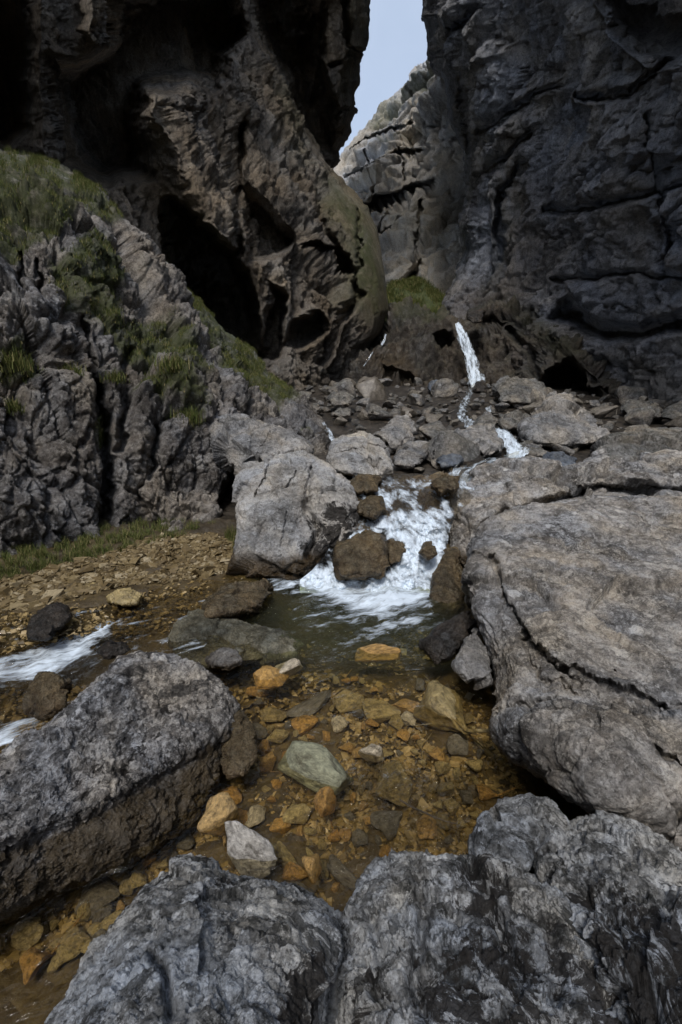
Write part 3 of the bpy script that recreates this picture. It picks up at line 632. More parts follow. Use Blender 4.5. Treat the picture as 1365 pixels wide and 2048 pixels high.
B = boulder
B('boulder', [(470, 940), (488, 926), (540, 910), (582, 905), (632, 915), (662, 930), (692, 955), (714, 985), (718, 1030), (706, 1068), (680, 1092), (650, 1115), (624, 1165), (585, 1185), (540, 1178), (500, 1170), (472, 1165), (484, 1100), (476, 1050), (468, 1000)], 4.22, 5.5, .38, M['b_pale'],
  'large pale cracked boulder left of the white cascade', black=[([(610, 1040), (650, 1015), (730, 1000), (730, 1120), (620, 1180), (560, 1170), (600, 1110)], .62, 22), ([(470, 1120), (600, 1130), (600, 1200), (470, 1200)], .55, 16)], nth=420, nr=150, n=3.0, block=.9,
  strokes=[([(540, 920), (530, 950), (508, 990)], 1.5, .09), ([(592, 940), (580, 968), (566, 980)], 1.4, .07), ([(625, 930), (616, 975), (614, 1010)], 4, .14), ([(575, 1030), (563, 1090)], 2, .05), ([(610, 1020), (640, 1060), (620, 1110)], 9, .16)])
B('boulder', [(428, 845), (455, 832), (500, 833), (545, 842), (575, 858), (610, 885), (618, 900), (600, 925), (560, 925), (500, 935), (478, 955), (455, 942), (436, 905), (424, 868)], 5.9, 6.9, .45, M['b_grey'],
  'slanting grey block leaning behind the large pale cracked boulder', nth=320, nr=100, n=3, strokes=[([(490, 840), (505, 870), (500, 920)], 3, .06), ([(540, 850), (560, 890)], 2.5, .04)])
B('boulder', [(655, 905), (664, 880), (690, 873), (735, 868), (762, 882), (775, 900), (777, 950), (765, 962), (700, 952), (655, 938)], 5.75, 6.8, .35, M['b_pale'],
  'pale flat topped block behind the head of the cascade', nth=260, nr=90, n=3.2, strokes=[([(660, 905), (720, 895), (775, 905)], 2, .05), ([(700, 890), (760, 935)], 1.8, .05)])
B('boulder', [(745, 872), (770, 850), (790, 830), (815, 826), (834, 842), (828, 862), (822, 888), (790, 894), (760, 890)], 7.3, 8.2, .35, M['b_grey'], 'upright grey boulder in the middle of the boulder field', nth=200, nr=60, n=3)
B('boulder', [(808, 888), (840, 882), (878, 892), (880, 905), (850, 910), (815, 905)], 6.85, 7.4, .2, M['b_pale'], 'thin pale slab lying right of the pale flat topped block', nth=140, nr=40, n=3.4)
B('boulder', [(790, 915), (800, 900), (830, 900), (848, 912), (845, 930), (815, 936), (790, 930)], 6.15, 6.6, .2, M['b_grey'], 'squat grey stone under the thin pale slab', nth=140, nr=40)
B('boulder', [(858, 885), (875, 868), (905, 866), (925, 875), (928, 895), (915, 908), (880, 905), (862, 900)], 6.9, 7.5, .25, M['field'], 'rough rounded boulder left of the small second waterfall', nth=160, nr=50, pit=.02)
B('boulder', [(913, 860), (940, 850), (970, 853), (1000, 865), (1008, 885), (1000, 908), (972, 920), (945, 895), (922, 880)], 6.7, 7.6, .3, M['b_grey'], 'grey wet sided boulder touching the small second waterfall', nth=180, nr=60, n=2.8)
B('boulder', [(1046, 855), (1058, 832), (1084, 816), (1096, 795), (1135, 793), (1146, 812), (1182, 836), (1212, 866), (1214, 884), (1178, 894), (1120, 897), (1076, 888), (1052, 876)], 7.5, 9.6, .55, M['b_grey'],
  'big peaked grey boulder right of the waterfalls', nth=320, nr=110, n=2.8, strokes=[([(1100, 830), (1120, 870)], 3, .06), ([(1135, 815), (1200, 870)], 2.5, .05)])
B('boulder', [(988, 780), (1010, 757), (1050, 752), (1086, 765), (1095, 785), (1090, 808), (1050, 812), (1000, 806)], 12.3, 13.8, .6, M['field'], 'domed boulder on the right of the tall waterfall foot', nth=180, nr=60, n=2.8)
B('boulder', [(1030, 895), (1050, 885), (1080, 890), (1098, 905), (1090, 915), (1050, 912), (1035, 905)], 6.75, 7.3, .2, M['field'], 'small rounded boulder below the big peaked grey boulder', nth=120, nr=40)
B('boulder', [(1080, 925), (1090, 908), (1125, 905), (1152, 920), (1150, 932), (1115, 938), (1090, 935)], 6.15, 6.6, .15, M['b_blue'], 'wet bluish stone beside the ridge of the right bank', nth=120, nr=40, n=3)
B('boulder', [(872, 925), (885, 908), (915, 908), (925, 918), (918, 930), (885, 935)], 6.2, 6.5, .12, M['b_blue'], 'pale bluish wet stone above the cascade', nth=100, nr=30, n=3)
B('boulder', [(925, 925), (935, 912), (960, 912), (975, 922), (965, 935), (935, 936)], 6.25, 6.6, .12, M['b_dark'], 'dark flat wet stone at the foot of the small second waterfall', nth=100, nr=30, n=3)
B('boulder', [(1188, 925), (1195, 900), (1232, 868), (1250, 858), (1292, 850), (1365, 852), (1430, 850), (1430, 950), (1330, 940), (1265, 945), (1200, 940)], 6.3, 8.0, .5, M['field'],
  'low rough outcrop behind the long ridge at the right edge', nth=320, nr=100, strokes=[([(1230, 890), (1300, 880), (1365, 865)], 5, .15), ([(1290, 855), (1270, 930)], 4, .1)])
B('boulder', [(1265, 828), (1280, 812), (1310, 808), (1330, 820), (1328, 835), (1290, 840)], 9.9, 10.6, .35, M['field'], 'rounded boulder below the right cliff near the right edge', nth=120, nr=40)
B('boulder', [(1245, 820), (1255, 800), (1290, 797), (1305, 808), (1290, 830), (1255, 832)], 10.6, 11.6, .35, M['field'], 'grey brown boulder tucked left of the rounded boulder under the right cliff', nth=120, nr=40)
B('boulder', [(1322, 835), (1335, 815), (1365, 805), (1400, 815), (1400, 840), (1350, 845)], 9.6, 10.4, .35, M['field'], 'boulder cut by the right edge under the right cliff', nth=120, nr=40)
# long ridge behind the big boulder
B('boulder', [(888, 1060), (900, 1010), (930, 970), (965, 938), (1010, 916), (1052, 918), (1088, 930), (1112, 952), (1150, 948), (1200, 938), (1260, 928), (1320, 914), (1430, 900), (1460, 1050), (1250, 1080), (1100, 1100), (1000, 1120), (945, 1150), (915, 1140), (893, 1100)], 4.6, 6.0, .45, M['b_lichen'],
  'long lichened ridge of rock between the cascade and the big cracked boulder', nth=520, nr=150, n=2.6, strokes=[([(1050, 1022), (1110, 1002), (1160, 985), (1230, 975), (1310, 985), (1420, 995)], 10, .45), ([(970, 1060), (1000, 1045), (1010, 1030)], 8, .25), ([(1110, 950), (1140, 975)], 5, .06)])
B('boulder', [(918, 1180), (926, 1140), (934, 1090), (958, 1055), (1015, 1025), (1070, 1018), (1120, 1000), (1200, 982), (1290, 990), (1365, 996), (1500, 1000), (1660, 1010), (1740, 1300), (1740, 1840), (1560, 1800), (1440, 1760), (1365, 1702), (1312, 1682), (1200, 1595), (1100, 1535), (1030, 1492), (1002, 1452), (980, 1400), (962, 1310), (950, 1245), (925, 1200)], 1.45, 4.7, .42, M['b_lichen'],
  'huge lichened boulder split by a long jagged crack on the right bank', nth=900, nr=320, n=4.0, Tb=.8, size=1.3, block=.55, cuts=[([(1010, 1450), (1120, 1415), (1250, 1430), (1560, 1425), (1560, 1840), (1300, 1720), (1000, 1500)], -.10, 9), ([(900, 1090), (985, 1112), (1003, 1185), (1060, 1285), (1130, 1345), (1330, 1422), (1120, 1412), (1010, 1450), (940, 1320), (900, 1190)], .06, 6), ([(1020, 1105), (1045, 1120), (1070, 1148), (1140, 1130), (1240, 1122), (1560, 1090), (1560, 960), (1000, 1010)], .04, 8), ([(918, 1180), (990, 1180), (1000, 1300), (1060, 1480), (1000, 1480), (940, 1300)], .05, 12)], center=(1230, 1340), rag=7,
  strokes=[([(985, 1115), (998, 1150), (1003, 1185), (1020, 1205), (1035, 1235), (1050, 1270)], 6, .13), ([(1003, 1185), (1040, 1240), (1060, 1285), (1090, 1310), (1130, 1345)], 7, .12), ([(1130, 1342), (1150, 1335), (1185, 1360), (1230, 1380), (1290, 1400), (1330, 1422)], 5.5, .11), ([(1050, 1270), (1062, 1320), (1085, 1362), (1120, 1365), (1150, 1385)], 5, .05),
           ([(1020, 1105), (1045, 1120), (1065, 1145), (1090, 1150), (1140, 1130), (1200, 1138), (1240, 1120)], 3.5, .035), ([(1020, 1440), (1120, 1412), (1240, 1428), (1365, 1420), (1450, 1430)], 9, .07), ([(1290, 1500), (1330, 1530), (1380, 1560)], 6, .08), ([(1310, 1680), (1318, 1640), (1350, 1600)], 6, .06), ([(1230, 1270), (1270, 1310)], 3, .02), ([(1325, 1020), (1350, 1055)], 3, .03)],
  bumps=[(1200, 1500, 140, -.14), (1040, 1470, 60, -.04), (1130, 1240, 140, -.05)])
B('boulder', [(1316, 1690), (1322, 1640), (1365, 1605), (1480, 1600), (1520, 1800), (1420, 1770), (1350, 1715)], 1.35, 1.6, .18, M['b_lichen'], 'grey block wedged under the huge lichened boulder at the right edge', nth=180, nr=60)
# pitted boulder, left foreground
B('boulder', [(-160, 1640), (-60, 1560), (0, 1512), (60, 1466), (100, 1432), (180, 1370), (238, 1312), (278, 1294), (330, 1306), (395, 1342), (455, 1385), (482, 1420), (470, 1455), (455, 1485), (430, 1570), (385, 1640), (260, 1725), (110, 1800), (0, 1855), (-120, 1920), (-260, 1960), (-260, 1720)], 1.5, 2.4, .14, M['b_left'],
  'large pitted grey boulder lying in the stream at the left', wet=[([(-300, 1800), (0, 1700), (150, 1650), (250, 1592), (350, 1540), (440, 1478), (480, 1450), (460, 1600), (260, 1760), (0, 1900), (-300, 2020)], 1, 16)], cuts=[([(-300, 1640), (0, 1530), (180, 1385), (250, 1330), (340, 1400), (440, 1440), (470, 1600), (200, 1800), (-300, 2000)], -.03, 18), ([(-300, 1790), (0, 1690), (150, 1640), (250, 1585), (440, 1470), (500, 1600), (200, 1850), (-300, 2020)], .05, 14)], ctrl=[(0, 1512, 1.60), (280, 1294, 2.24), (0, 1855, 1.2), (430, 1570, 1.80), (480, 1390, 2.16), (-260, 1720, 1.12), (-260, 1960, .98), (140, 1400, 1.86), (250, 1735, 1.42)], black=[([(150, 1500), (300, 1480), (430, 1470), (440, 1520), (250, 1560), (100, 1610)], .38, 30), ([(290, 1370), (440, 1400), (460, 1440), (330, 1420)], .34, 25)], nth=700, nr=240, n=2.5, pit=.018, size=.9, block=.3, Tb=.35,
  strokes=[([(250, 1340), (290, 1390), (380, 1440), (430, 1460)], 14, .03), ([(120, 1450), (150, 1540), (250, 1540)], 12, .02)])
# foreground boulders
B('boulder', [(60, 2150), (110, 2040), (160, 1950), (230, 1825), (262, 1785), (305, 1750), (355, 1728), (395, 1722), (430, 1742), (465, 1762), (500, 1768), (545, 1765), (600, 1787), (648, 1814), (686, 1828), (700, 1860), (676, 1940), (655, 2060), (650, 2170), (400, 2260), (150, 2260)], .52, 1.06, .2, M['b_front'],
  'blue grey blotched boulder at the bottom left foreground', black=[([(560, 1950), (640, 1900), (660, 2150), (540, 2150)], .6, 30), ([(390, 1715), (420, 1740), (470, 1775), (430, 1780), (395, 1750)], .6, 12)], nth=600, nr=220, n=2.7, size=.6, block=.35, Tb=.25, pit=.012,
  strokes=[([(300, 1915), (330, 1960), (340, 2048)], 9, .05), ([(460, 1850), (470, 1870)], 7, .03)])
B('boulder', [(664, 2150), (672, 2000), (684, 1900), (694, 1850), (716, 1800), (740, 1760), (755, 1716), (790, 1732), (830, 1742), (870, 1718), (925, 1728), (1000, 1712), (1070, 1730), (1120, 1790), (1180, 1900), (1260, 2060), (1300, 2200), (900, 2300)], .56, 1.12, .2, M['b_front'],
  'lumpy boulder with black stains and painted crevice shade at the bottom centre foreground', black=[([(900, 1760), (980, 1740), (1100, 1850), (1300, 2050), (1300, 2200), (800, 2200), (830, 1960), (930, 1880)], .52, 40), ([(690, 1850), (720, 1850), (790, 2000), (780, 2150), (680, 2150)], .4, 25)], nth=600, nr=220, n=2.8, size=.6, block=.55, Tb=.25, pit=.03,  # black areas: stain, plus crevice shade put into the colour
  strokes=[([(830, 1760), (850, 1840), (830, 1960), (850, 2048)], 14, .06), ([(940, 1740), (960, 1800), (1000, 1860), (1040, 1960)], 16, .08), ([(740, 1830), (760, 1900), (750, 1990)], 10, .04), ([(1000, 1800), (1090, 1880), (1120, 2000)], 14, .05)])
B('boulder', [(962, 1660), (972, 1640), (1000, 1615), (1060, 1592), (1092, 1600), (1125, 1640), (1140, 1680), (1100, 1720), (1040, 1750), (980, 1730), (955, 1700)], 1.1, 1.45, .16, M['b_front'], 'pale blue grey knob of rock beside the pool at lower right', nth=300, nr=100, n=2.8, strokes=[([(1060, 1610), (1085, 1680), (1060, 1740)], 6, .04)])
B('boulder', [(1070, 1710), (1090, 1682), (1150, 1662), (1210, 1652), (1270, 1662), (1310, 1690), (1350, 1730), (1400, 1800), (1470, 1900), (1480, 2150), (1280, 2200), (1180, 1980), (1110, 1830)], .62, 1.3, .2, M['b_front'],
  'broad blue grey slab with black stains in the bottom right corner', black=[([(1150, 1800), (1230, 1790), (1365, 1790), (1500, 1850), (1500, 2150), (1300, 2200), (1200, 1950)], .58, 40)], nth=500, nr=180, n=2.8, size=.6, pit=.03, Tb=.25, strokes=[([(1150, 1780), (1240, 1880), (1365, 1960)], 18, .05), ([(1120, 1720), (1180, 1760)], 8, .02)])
# rocks of the pool
B('rock', [(845, 1290), (870, 1256), (905, 1240), (938, 1218), (952, 1250), (930, 1285), (905, 1330), (870, 1330)], 2.75, 3.2, .14, M['b_dark'], 'dark wet wedge of rock against the huge lichened boulder', 'rock', nth=200, nr=60, n=3.2)
B('rock', [(905, 1330), (925, 1275), (955, 1245), (975, 1290), (985, 1370), (950, 1375), (920, 1350)], 2.4, 2.9, .14, M['b_grey'], 'grey angular rock under the left end of the huge lichened boulder', 'rock', nth=200, nr=60, n=3.2)
B('rock', [(850, 1200), (872, 1140), (890, 1104), (912, 1100), (930, 1150), (935, 1215), (900, 1232), (862, 1225)], 3.75, 4.3, .25, M['b_brown'], 'brown mossy rock at the right foot of the white cascade', 'rock', nth=220, nr=70, n=2.8)
B('rock', [(340, 1285), (352, 1245), (395, 1226), (450, 1235), (510, 1250), (570, 1262), (615, 1290), (580, 1312), (500, 1325), (420, 1335), (360, 1330)], 2.78, 3.36, .07, rock_mat('algae rock', (.05, .045, .028), (.12, .11, .075), (.24, .23, .18), 1.6, .3, (.33, .33, .27), rough=.35, stain=.6), 'low greenish grey rock half drowned in the middle of the stream', 'rock', nth=300, nr=100, pit=.015, block=.5)
B('rock', [(412, 1318), (425, 1303), (450, 1299), (474, 1306), (482, 1322), (460, 1336), (425, 1335)], 2.62, 2.78, .07, M['b_grey'], 'small smooth grey stone behind the pitted boulder', 'rock', nth=140, nr=50)
B('rock', [(52, 1262), (60, 1235), (85, 1212), (112, 1203), (135, 1212), (148, 1232), (130, 1255), (95, 1275), (60, 1278)], 3.0, 3.4, .15, M['b_dark'], 'black wet rock standing in the stream near the left edge', 'rock', nth=200, nr=60, n=3.2)
B('rock', [(215, 1195), (235, 1180), (262, 1175), (282, 1192), (275, 1210), (240, 1212), (220, 1207)], 3.55, 3.75, .1, M['s_olive'], 'yellow brown angular rock in the shallows below the gravel bank', 'rock', nth=140, nr=50, n=3.2)
B('rock', [(155, 1180), (170, 1168), (192, 1168), (195, 1180), (175, 1190)], 3.8, 3.95, .06, M['s_olive'], 'small yellow brown stone at the edge of the gravel bank', 'rock', nth=100, nr=40, n=3.2)
B('rock', [(400, 1215), (420, 1190), (455, 1170), (500, 1168), (530, 1165), (548, 1185), (520, 1215), (450, 1235), (410, 1235)], 3.3, 3.8, .18, M['b_brown'], 'low brown wet rock in front of the large pale cracked boulder', 'rock', nth=220, nr=70)
B('rock', [(55, 1420), (62, 1370), (80, 1340), (110, 1340), (135, 1365), (130, 1410), (95, 1435)], 2.2, 2.5, .12, M['b_brown'], 'brown wet rock in the rapids at the left edge', 'rock', nth=180, nr=60)
B('rock', [(195, 1300), (215, 1285), (255, 1284), (265, 1300), (240, 1315), (205, 1315)], 2.7, 2.9, .08, M['b_dark'], 'small dark rock just under the surface above the pitted boulder', 'rock', nth=120, nr=40)
B('rock', [(455, 1560), (440, 1500), (455, 1440), (480, 1420), (505, 1450), (515, 1510), (490, 1550)], 1.75, 2.1, .05, M['b_brown'], 'rounded brown rock at the right end of the pitted boulder', 'rock', nth=180, nr=60)
B('boulder', [(380, 1070), (390, 1058), (420, 1056), (445, 1066), (440, 1080), (395, 1082)], 5.1, 5.3, .1, M['b_dark'], 'small dark rock at the back of the gravel bank', nth=100, nr=40)

# rocks of the cascade
B('rock', [(640, 1160), (675, 1090), (690, 1030), (690, 975), (720, 958), (790, 950), (860, 958), (910, 950), (975, 945), (960, 1010), (910, 1060), (895, 1120), (875, 1190), (800, 1210), (700, 1200)], 4.1, 6.0, .12, M['b_brown'], 'brown rock ledge under the white cascade', 'rock', nth=420, nr=150, n=3.5, block=1.4)
B('rock', [(672, 1130), (676, 1092), (720, 1072), (742, 1056), (765, 1070), (768, 1110), (765, 1152), (720, 1156), (680, 1155)], 3.95, 4.45, .2, M['b_brown'], 'brown mossy rock standing in the middle of the cascade', 'rock', nth=200, nr=60, n=3.2)
B('rock', [(772, 1100), (780, 1078), (800, 1078), (812, 1100), (800, 1125), (780, 1128)], 4.1, 4.5, .12, M['b_brown'], 'small brown rock splitting the white water', 'rock', nth=140, nr=50, n=3)
B('rock', [(840, 1030), (860, 985), (890, 962), (915, 970), (900, 1020), (870, 1045)], 4.9, 5.5, .15, M['b_brown'], 'brown wet rock at the top right of the cascade', 'rock', nth=160, nr=50, n=3)
B('rock', [(695, 1060), (700, 1000), (712, 985), (735, 1010), (735, 1050), (715, 1075)], 4.6, 5.2, .15, M['b_brown'], 'brown rock against the large pale cracked boulder beside the cascade', 'rock', nth=160, nr=50, n=3)
for (ol, yb, yt, mt, lb) in [
    ([(716, 1015), (736, 992), (764, 994), (772, 1020), (750, 1040), (724, 1034)], 4.6, 4.95, 'b_brown', 'brown wet rock at the top left of the cascade beside the pale boulder'),
    ([(690, 968), (720, 950), (758, 955), (756, 982), (715, 990)], 5.1, 5.5, 'b_brown', 'brown rock touching the pale flat topped block above the cascade'),
    ([(862, 968), (890, 944), (925, 950), (912, 980), (880, 992)], 5.0, 5.5, 'b_brown', 'tilted brown rock under the white flecked stream'),
    ([(836, 1106), (850, 1086), (874, 1090), (876, 1110), (855, 1120)], 4.05, 4.25, 'b_brown', 'small brown rock poking out of the right side of the foam'),
    ([(935, 625), (950, 620), (968, 622), (965, 645), (945, 648), (935, 638)], 18.6, 19.2, 'b_dark', 'dark rock beside the lip of the tall waterfall'),
    ([(948, 778), (955, 765), (966, 762), (975, 775), (970, 785), (952, 786)], 15.6, 16.3, 'b_dark', 'dark pointed rock at the foot of the tall waterfall'),
    ([(855, 778), (862, 762), (895, 760), (902, 772), (890, 782), (860, 785)], 15.5, 16, 'b_blue', 'flat grey slab left of the tall waterfall foot'),
    ([(945, 850), (960, 835), (990, 832), (1000, 845), (985, 856), (955, 860)], 8.7, 9.2, 'field', 'brown grey stone in the stream above the small second waterfall'),
    ([(1000, 850), (1010, 828), (1042, 825), (1048, 842), (1040, 858), (1010, 862)], 8.5, 9.2, 'field', 'flat topped stone against the big peaked grey boulder'),
    ([(655, 800), (665, 785), (690, 783), (712, 795), (705, 812), (670, 812)], 11.3, 12, 'field', 'grey brown boulder near the foot of the mossy buttress'),
    ([(665, 830), (680, 815), (705, 818), (700, 832), (680, 836)], 10.2, 10.6, 'field', 'small pale boulder in front of the mossy buttress')]:
    B('boulder', ol, yb, yt, (yt - yb) * .6, M[mt], lb, nth=140, nr=46, n=3)

# ------------------------------------------------------------------ scattered stones: prototypes
def stone_proto(seed, rough=.06):
    r = random.Random(seed); bm = bmesh.new()
    for _ in range(11):
        v = Vector((r.gauss(0, 1), r.gauss(0, 1), r.gauss(0, 1))).normalized(); v = Vector((v.x * r.uniform(.8, 1.15), v.y * r.uniform(.8, 1.15), v.z * r.uniform(.75, 1.1)))
        bm.verts.new(v * .5)
    h = bmesh.ops.convex_hull(bm, input=bm.verts)
    bmesh.ops.delete(bm, geom=list({g for g in h['geom_interior'] + h['geom_unused'] if isinstance(g, bmesh.types.BMVert)}), context='VERTS')
    bmesh.ops.bevel(bm, geom=list(bm.edges), offset=.05, segments=2, affect='EDGES', profile=.6)
    bmesh.ops.triangulate(bm, faces=bm.faces); bmesh.ops.subdivide_edges(bm, edges=[e for e in bm.edges if e.calc_length() > .09], cuts=2, use_grid_fill=True)
    bmesh.ops.triangulate(bm, faces=bm.faces)
    bm.normal_update(); P = np.array([v.co[:] for v in bm.verts]); N = np.array([v.normal[:] for v in bm.verts])
    d = rough * (fbm(P * 3 + seed, 4) * .8 + .25 * ridged(P * 9 + seed, 3))
    for v, p in zip(bm.verts, P + N * d[:, None]): v.co = p
    mn = min(v.co.z for v in bm.verts)
    me = bpy.data.meshes.new('stone'); bm.to_mesh(me); bm.free()
    me.polygons.foreach_set('use_smooth', [True] * len(me.polygons)); return me
PROTO = [stone_proto(s) for s in range(12)]
PM = {}
def proto(i, mkey):
    if (i, mkey) not in PM:
        me = PROTO[i].copy(); me.materials.clear(); me.materials.append(M[mkey]); PM[(i, mkey)] = me
    return PM[(i, mkey)]
def stone(name, loc, dims, rot, mkey, label, cat, group=None, i=None, tilt=.25):
    i = random.randrange(12) if i is None else i
    o = bpy.data.objects.new(name, proto(i, mkey)); COL.objects.link(o)
    o.location = loc; o.scale = dims; o.rotation_euler = (random.uniform(-tilt, tilt), random.uniform(-tilt, tilt), rot)
    return tag(o, label, cat, group)

# hand-placed stones of the shallow pool: u, v, width px, depth px, height m, kind, turn, label
HS = [
 (540, 1358, 62, 60, .12, 's_ochre', 20, 'ochre stone with a bright dry top at the head of the shallows'),
 (578, 1345, 56, 46, .09, 's_pale', 70, 'pale buff stone leaning on the bright topped ochre stone'),
 (512, 1350, 40, 26, .06, 's_ochre', 0, 'small ochre stone left of the bright topped ochre stone'),
 (762, 1315, 88, 34, .09, 's_ochre', 5, 'rusty drowned stone at the far edge of the shallows'),
 (873, 1418, 92, 112, .20, 's_olive', 8, 'large square ochre slab near the huge lichened boulder'),
 (880, 1488, 32, 40, .07, 's_ochre', 0, 'small block below the large square ochre slab'),
 (640, 1545, 140, 88, .13, 's_green', -25, 'large pale green grey slab in the middle of the shallows'),
 (748, 1516, 48, 42, .09, 's_pale', 10, 'pale pinkish stone right of the pale green grey slab'),
 (795, 1548, 66, 86, .13, 's_olive', -10, 'smooth rounded brown stone right of the pale pinkish stone'),
 (436, 1650, 62, 96, .12, 's_ochre', 8, 'large oval orange stone near the pitted boulder'),
 (498, 1717, 118, 74, .15, 's_white', -30, 'clean whitish cracked stone against the bottom left boulder'),
 (362, 1708, 58, 48, .07, 's_grey', 30, 'round olive grey stone left of the whitish stone'),
 (700, 1378, 54, 48, .08, 's_olive', 30, 'faceted olive stone in the upper shallows'),
 (806, 1385, 60, 26, .06, 's_ochre', 0, 'long ochre stone left of the large square ochre slab'),
 (620, 1378, 100, 40, .06, 's_grey', 55, 'long drowned grey stone across the upper shallows'),
 (545, 1404, 50, 44, .07, 's_olive', 20, 'dull olive block below the bright topped ochre stone'),
 (513, 1428, 32, 28, .05, 's_ochre', 0, 'small orange stone beside the dull olive block'),
 (606, 1428, 46, 36, .06, 's_ochre', 15, 'orange stone in the gravel of the upper shallows'),
 (680, 1432, 30, 44, .06, 's_pale', 20, 'upright yellow stone in the gravel of the upper shallows'),
 (755, 1400, 66, 50, .07, 's_olive', -10, 'brown drowned block in the upper shallows'),
 (812, 1414, 40, 32, .06, 's_pale', 0, 'squared buff stone touching the large square ochre slab'),
 (752, 1478, 56, 34, .06, 's_olive', 0, 'olive stone above the pale pinkish stone'),
 (697, 1470, 32, 24, .05, 's_ochre', 0, 'small orange stone above the pale green grey slab'),
 (592, 1598, 50, 54, .08, 's_olive', 35, 'pentagonal olive block below the pale green grey slab'),
 (510, 1590, 30, 60, .07, 's_pale', -25, 'narrow upright buff stone among orange stones'),
 (484, 1590, 46, 56, .08, 's_ochre', 10, 'broad orange brown stone left of the narrow upright buff stone'),
 (452, 1548, 56, 40, .06, 's_ochre', -40, 'long orange stone near the pitted boulder'),
 (655, 1614, 46, 46, .09, 's_ochre', 45, 'wet peaked orange stone breaking the surface'),
 (558, 1612, 36, 36, .06, 's_ochre', 0, 'small rusty stone between two olive blocks'),
 (575, 1665, 62, 46, .08, 's_olive', -35, 'olive wedge above the whitish stone'),
 (545, 1668, 44, 56, .08, 's_olive', 35, 'dark yellow wedge beside the olive wedge'),
 (590, 1695, 48, 42, .08, 's_ochre', 0, 'square yellow block right of the whitish stone'),
 (625, 1748, 36, 62, .09, 's_ochre', -18, 'tall yellow stone near the bottom left boulder'),
 (582, 1740, 66, 50, .08, 's_grey', 0, 'rounded dark brown stone right of the whitish stone'),
 (690, 1690, 74, 46, .07, 's_grey', -35, 'long drowned olive grey stone near the bottom centre boulder'),
 (495, 1630, 36, 30, .05, 's_olive', 0, 'small olive stone above the whitish stone'),
 (520, 1352, 26, 22, .05, 's_pale', 0, 'tiny buff stone between ochre stones at the head of the shallows'),
 (780, 1600, 70, 46, .06, 's_grey', 15, 'dark drowned stone below the smooth rounded brown stone'),
 (190, 1728, 92, 72, .06, 's_grey', -30, 'flat olive drowned slab at the lower left'),
 (135, 1810, 50, 56, .06, 's_olive', 10, 'yellow brown drowned stone at the lower left'),
 (230, 1690, 44, 32, .05, 's_olive', 0, 'small brown drowned stone by the lower left slab')]
SZ = -.15
def bed_z(x, y): return float(floor_z(np.array([x]), np.array([y]))[0])
occupied = []
for (u, v, wpx, hpx, hm, mk, rz, lb) in HS:
    p = at_z(u, v, -.06); t_ = (p[1]) / rays(u, v)[1]
    sx = wpx / F * t_ * 1.38; el = math.asin(min(1, (1.7 + .06) / np.linalg.norm(p - CAM))); sy = max(.6 * sx * .5, (hpx / F * t_ - hm * .45 * math.cos(el)) / math.sin(el))
    zb = bed_z(p[0], p[1]); zz = max(zb + hm * .4, -.02 - hm * .1) if mk in ('s_white', 's_pale', 's_ochre', 's_green') and hm > .085 else zb + hm * .68
    stone('stone', (p[0], p[1], zz), (sx, sy, hm * 1.5), R(rz), mk, lb, 'stone', tilt=.18); occupied.append((u, v, max(wpx, hpx) * .46))
POOL = [(500, 1330), (700, 1320), (900, 1340), (960, 1480), (990, 1580), (900, 1660), (700, 1700), (650, 1780), (560, 1760), (330, 1720), (200, 1850), (60, 1900), (20, 1800), (200, 1700), (380, 1600), (460, 1520), (520, 1420)]
LB = {'s_ochre': ('small ochre stone among others on the bed of the shallows', 'ochre stones on the bed'), 's_olive': ('small olive brown stone among others on the bed of the shallows', 'olive stones on the bed'), 's_grey': ('small grey brown stone among others on the bed of the shallows', 'grey brown stones on the bed')}
cnt = 0; tries = 0
while cnt < 245 and tries < 6000:
    tries += 1; u = random.uniform(20, 990); v = random.uniform(1320, 1900)
    if not inside(np.array([u]), np.array([v]), POOL)[0]: continue
    if u > 800 and v > 1500 and random.random() < .7: continue
    s = random.choice([22, 28, 36, 44, 54]) * (.75 + (v - 1320) / 900)
    if any((u - a) ** 2 + (v - b) ** 2 < (c + s * .34) ** 2 for a, b, c in occupied): continue
    p = at_z(u, v, -.12); t_ = p[1] / rays(u, v)[1]; sx = s / F * t_
    mk = random.choices(['s_ochre', 's_olive', 's_grey'], [3 if 400 < u < 860 else 1, 3, 1.2])[0]
    stone('stone', (p[0], p[1], bed_z(p[0], p[1]) + sx * .46), (sx, sx * random.uniform(.6, 1.1), sx * random.uniform(.55, .9)), random.uniform(0, 6.3), mk, LB[mk][0], 'stone', LB[mk][1])
    occupied.append((u, v, s * .36)); cnt += 1

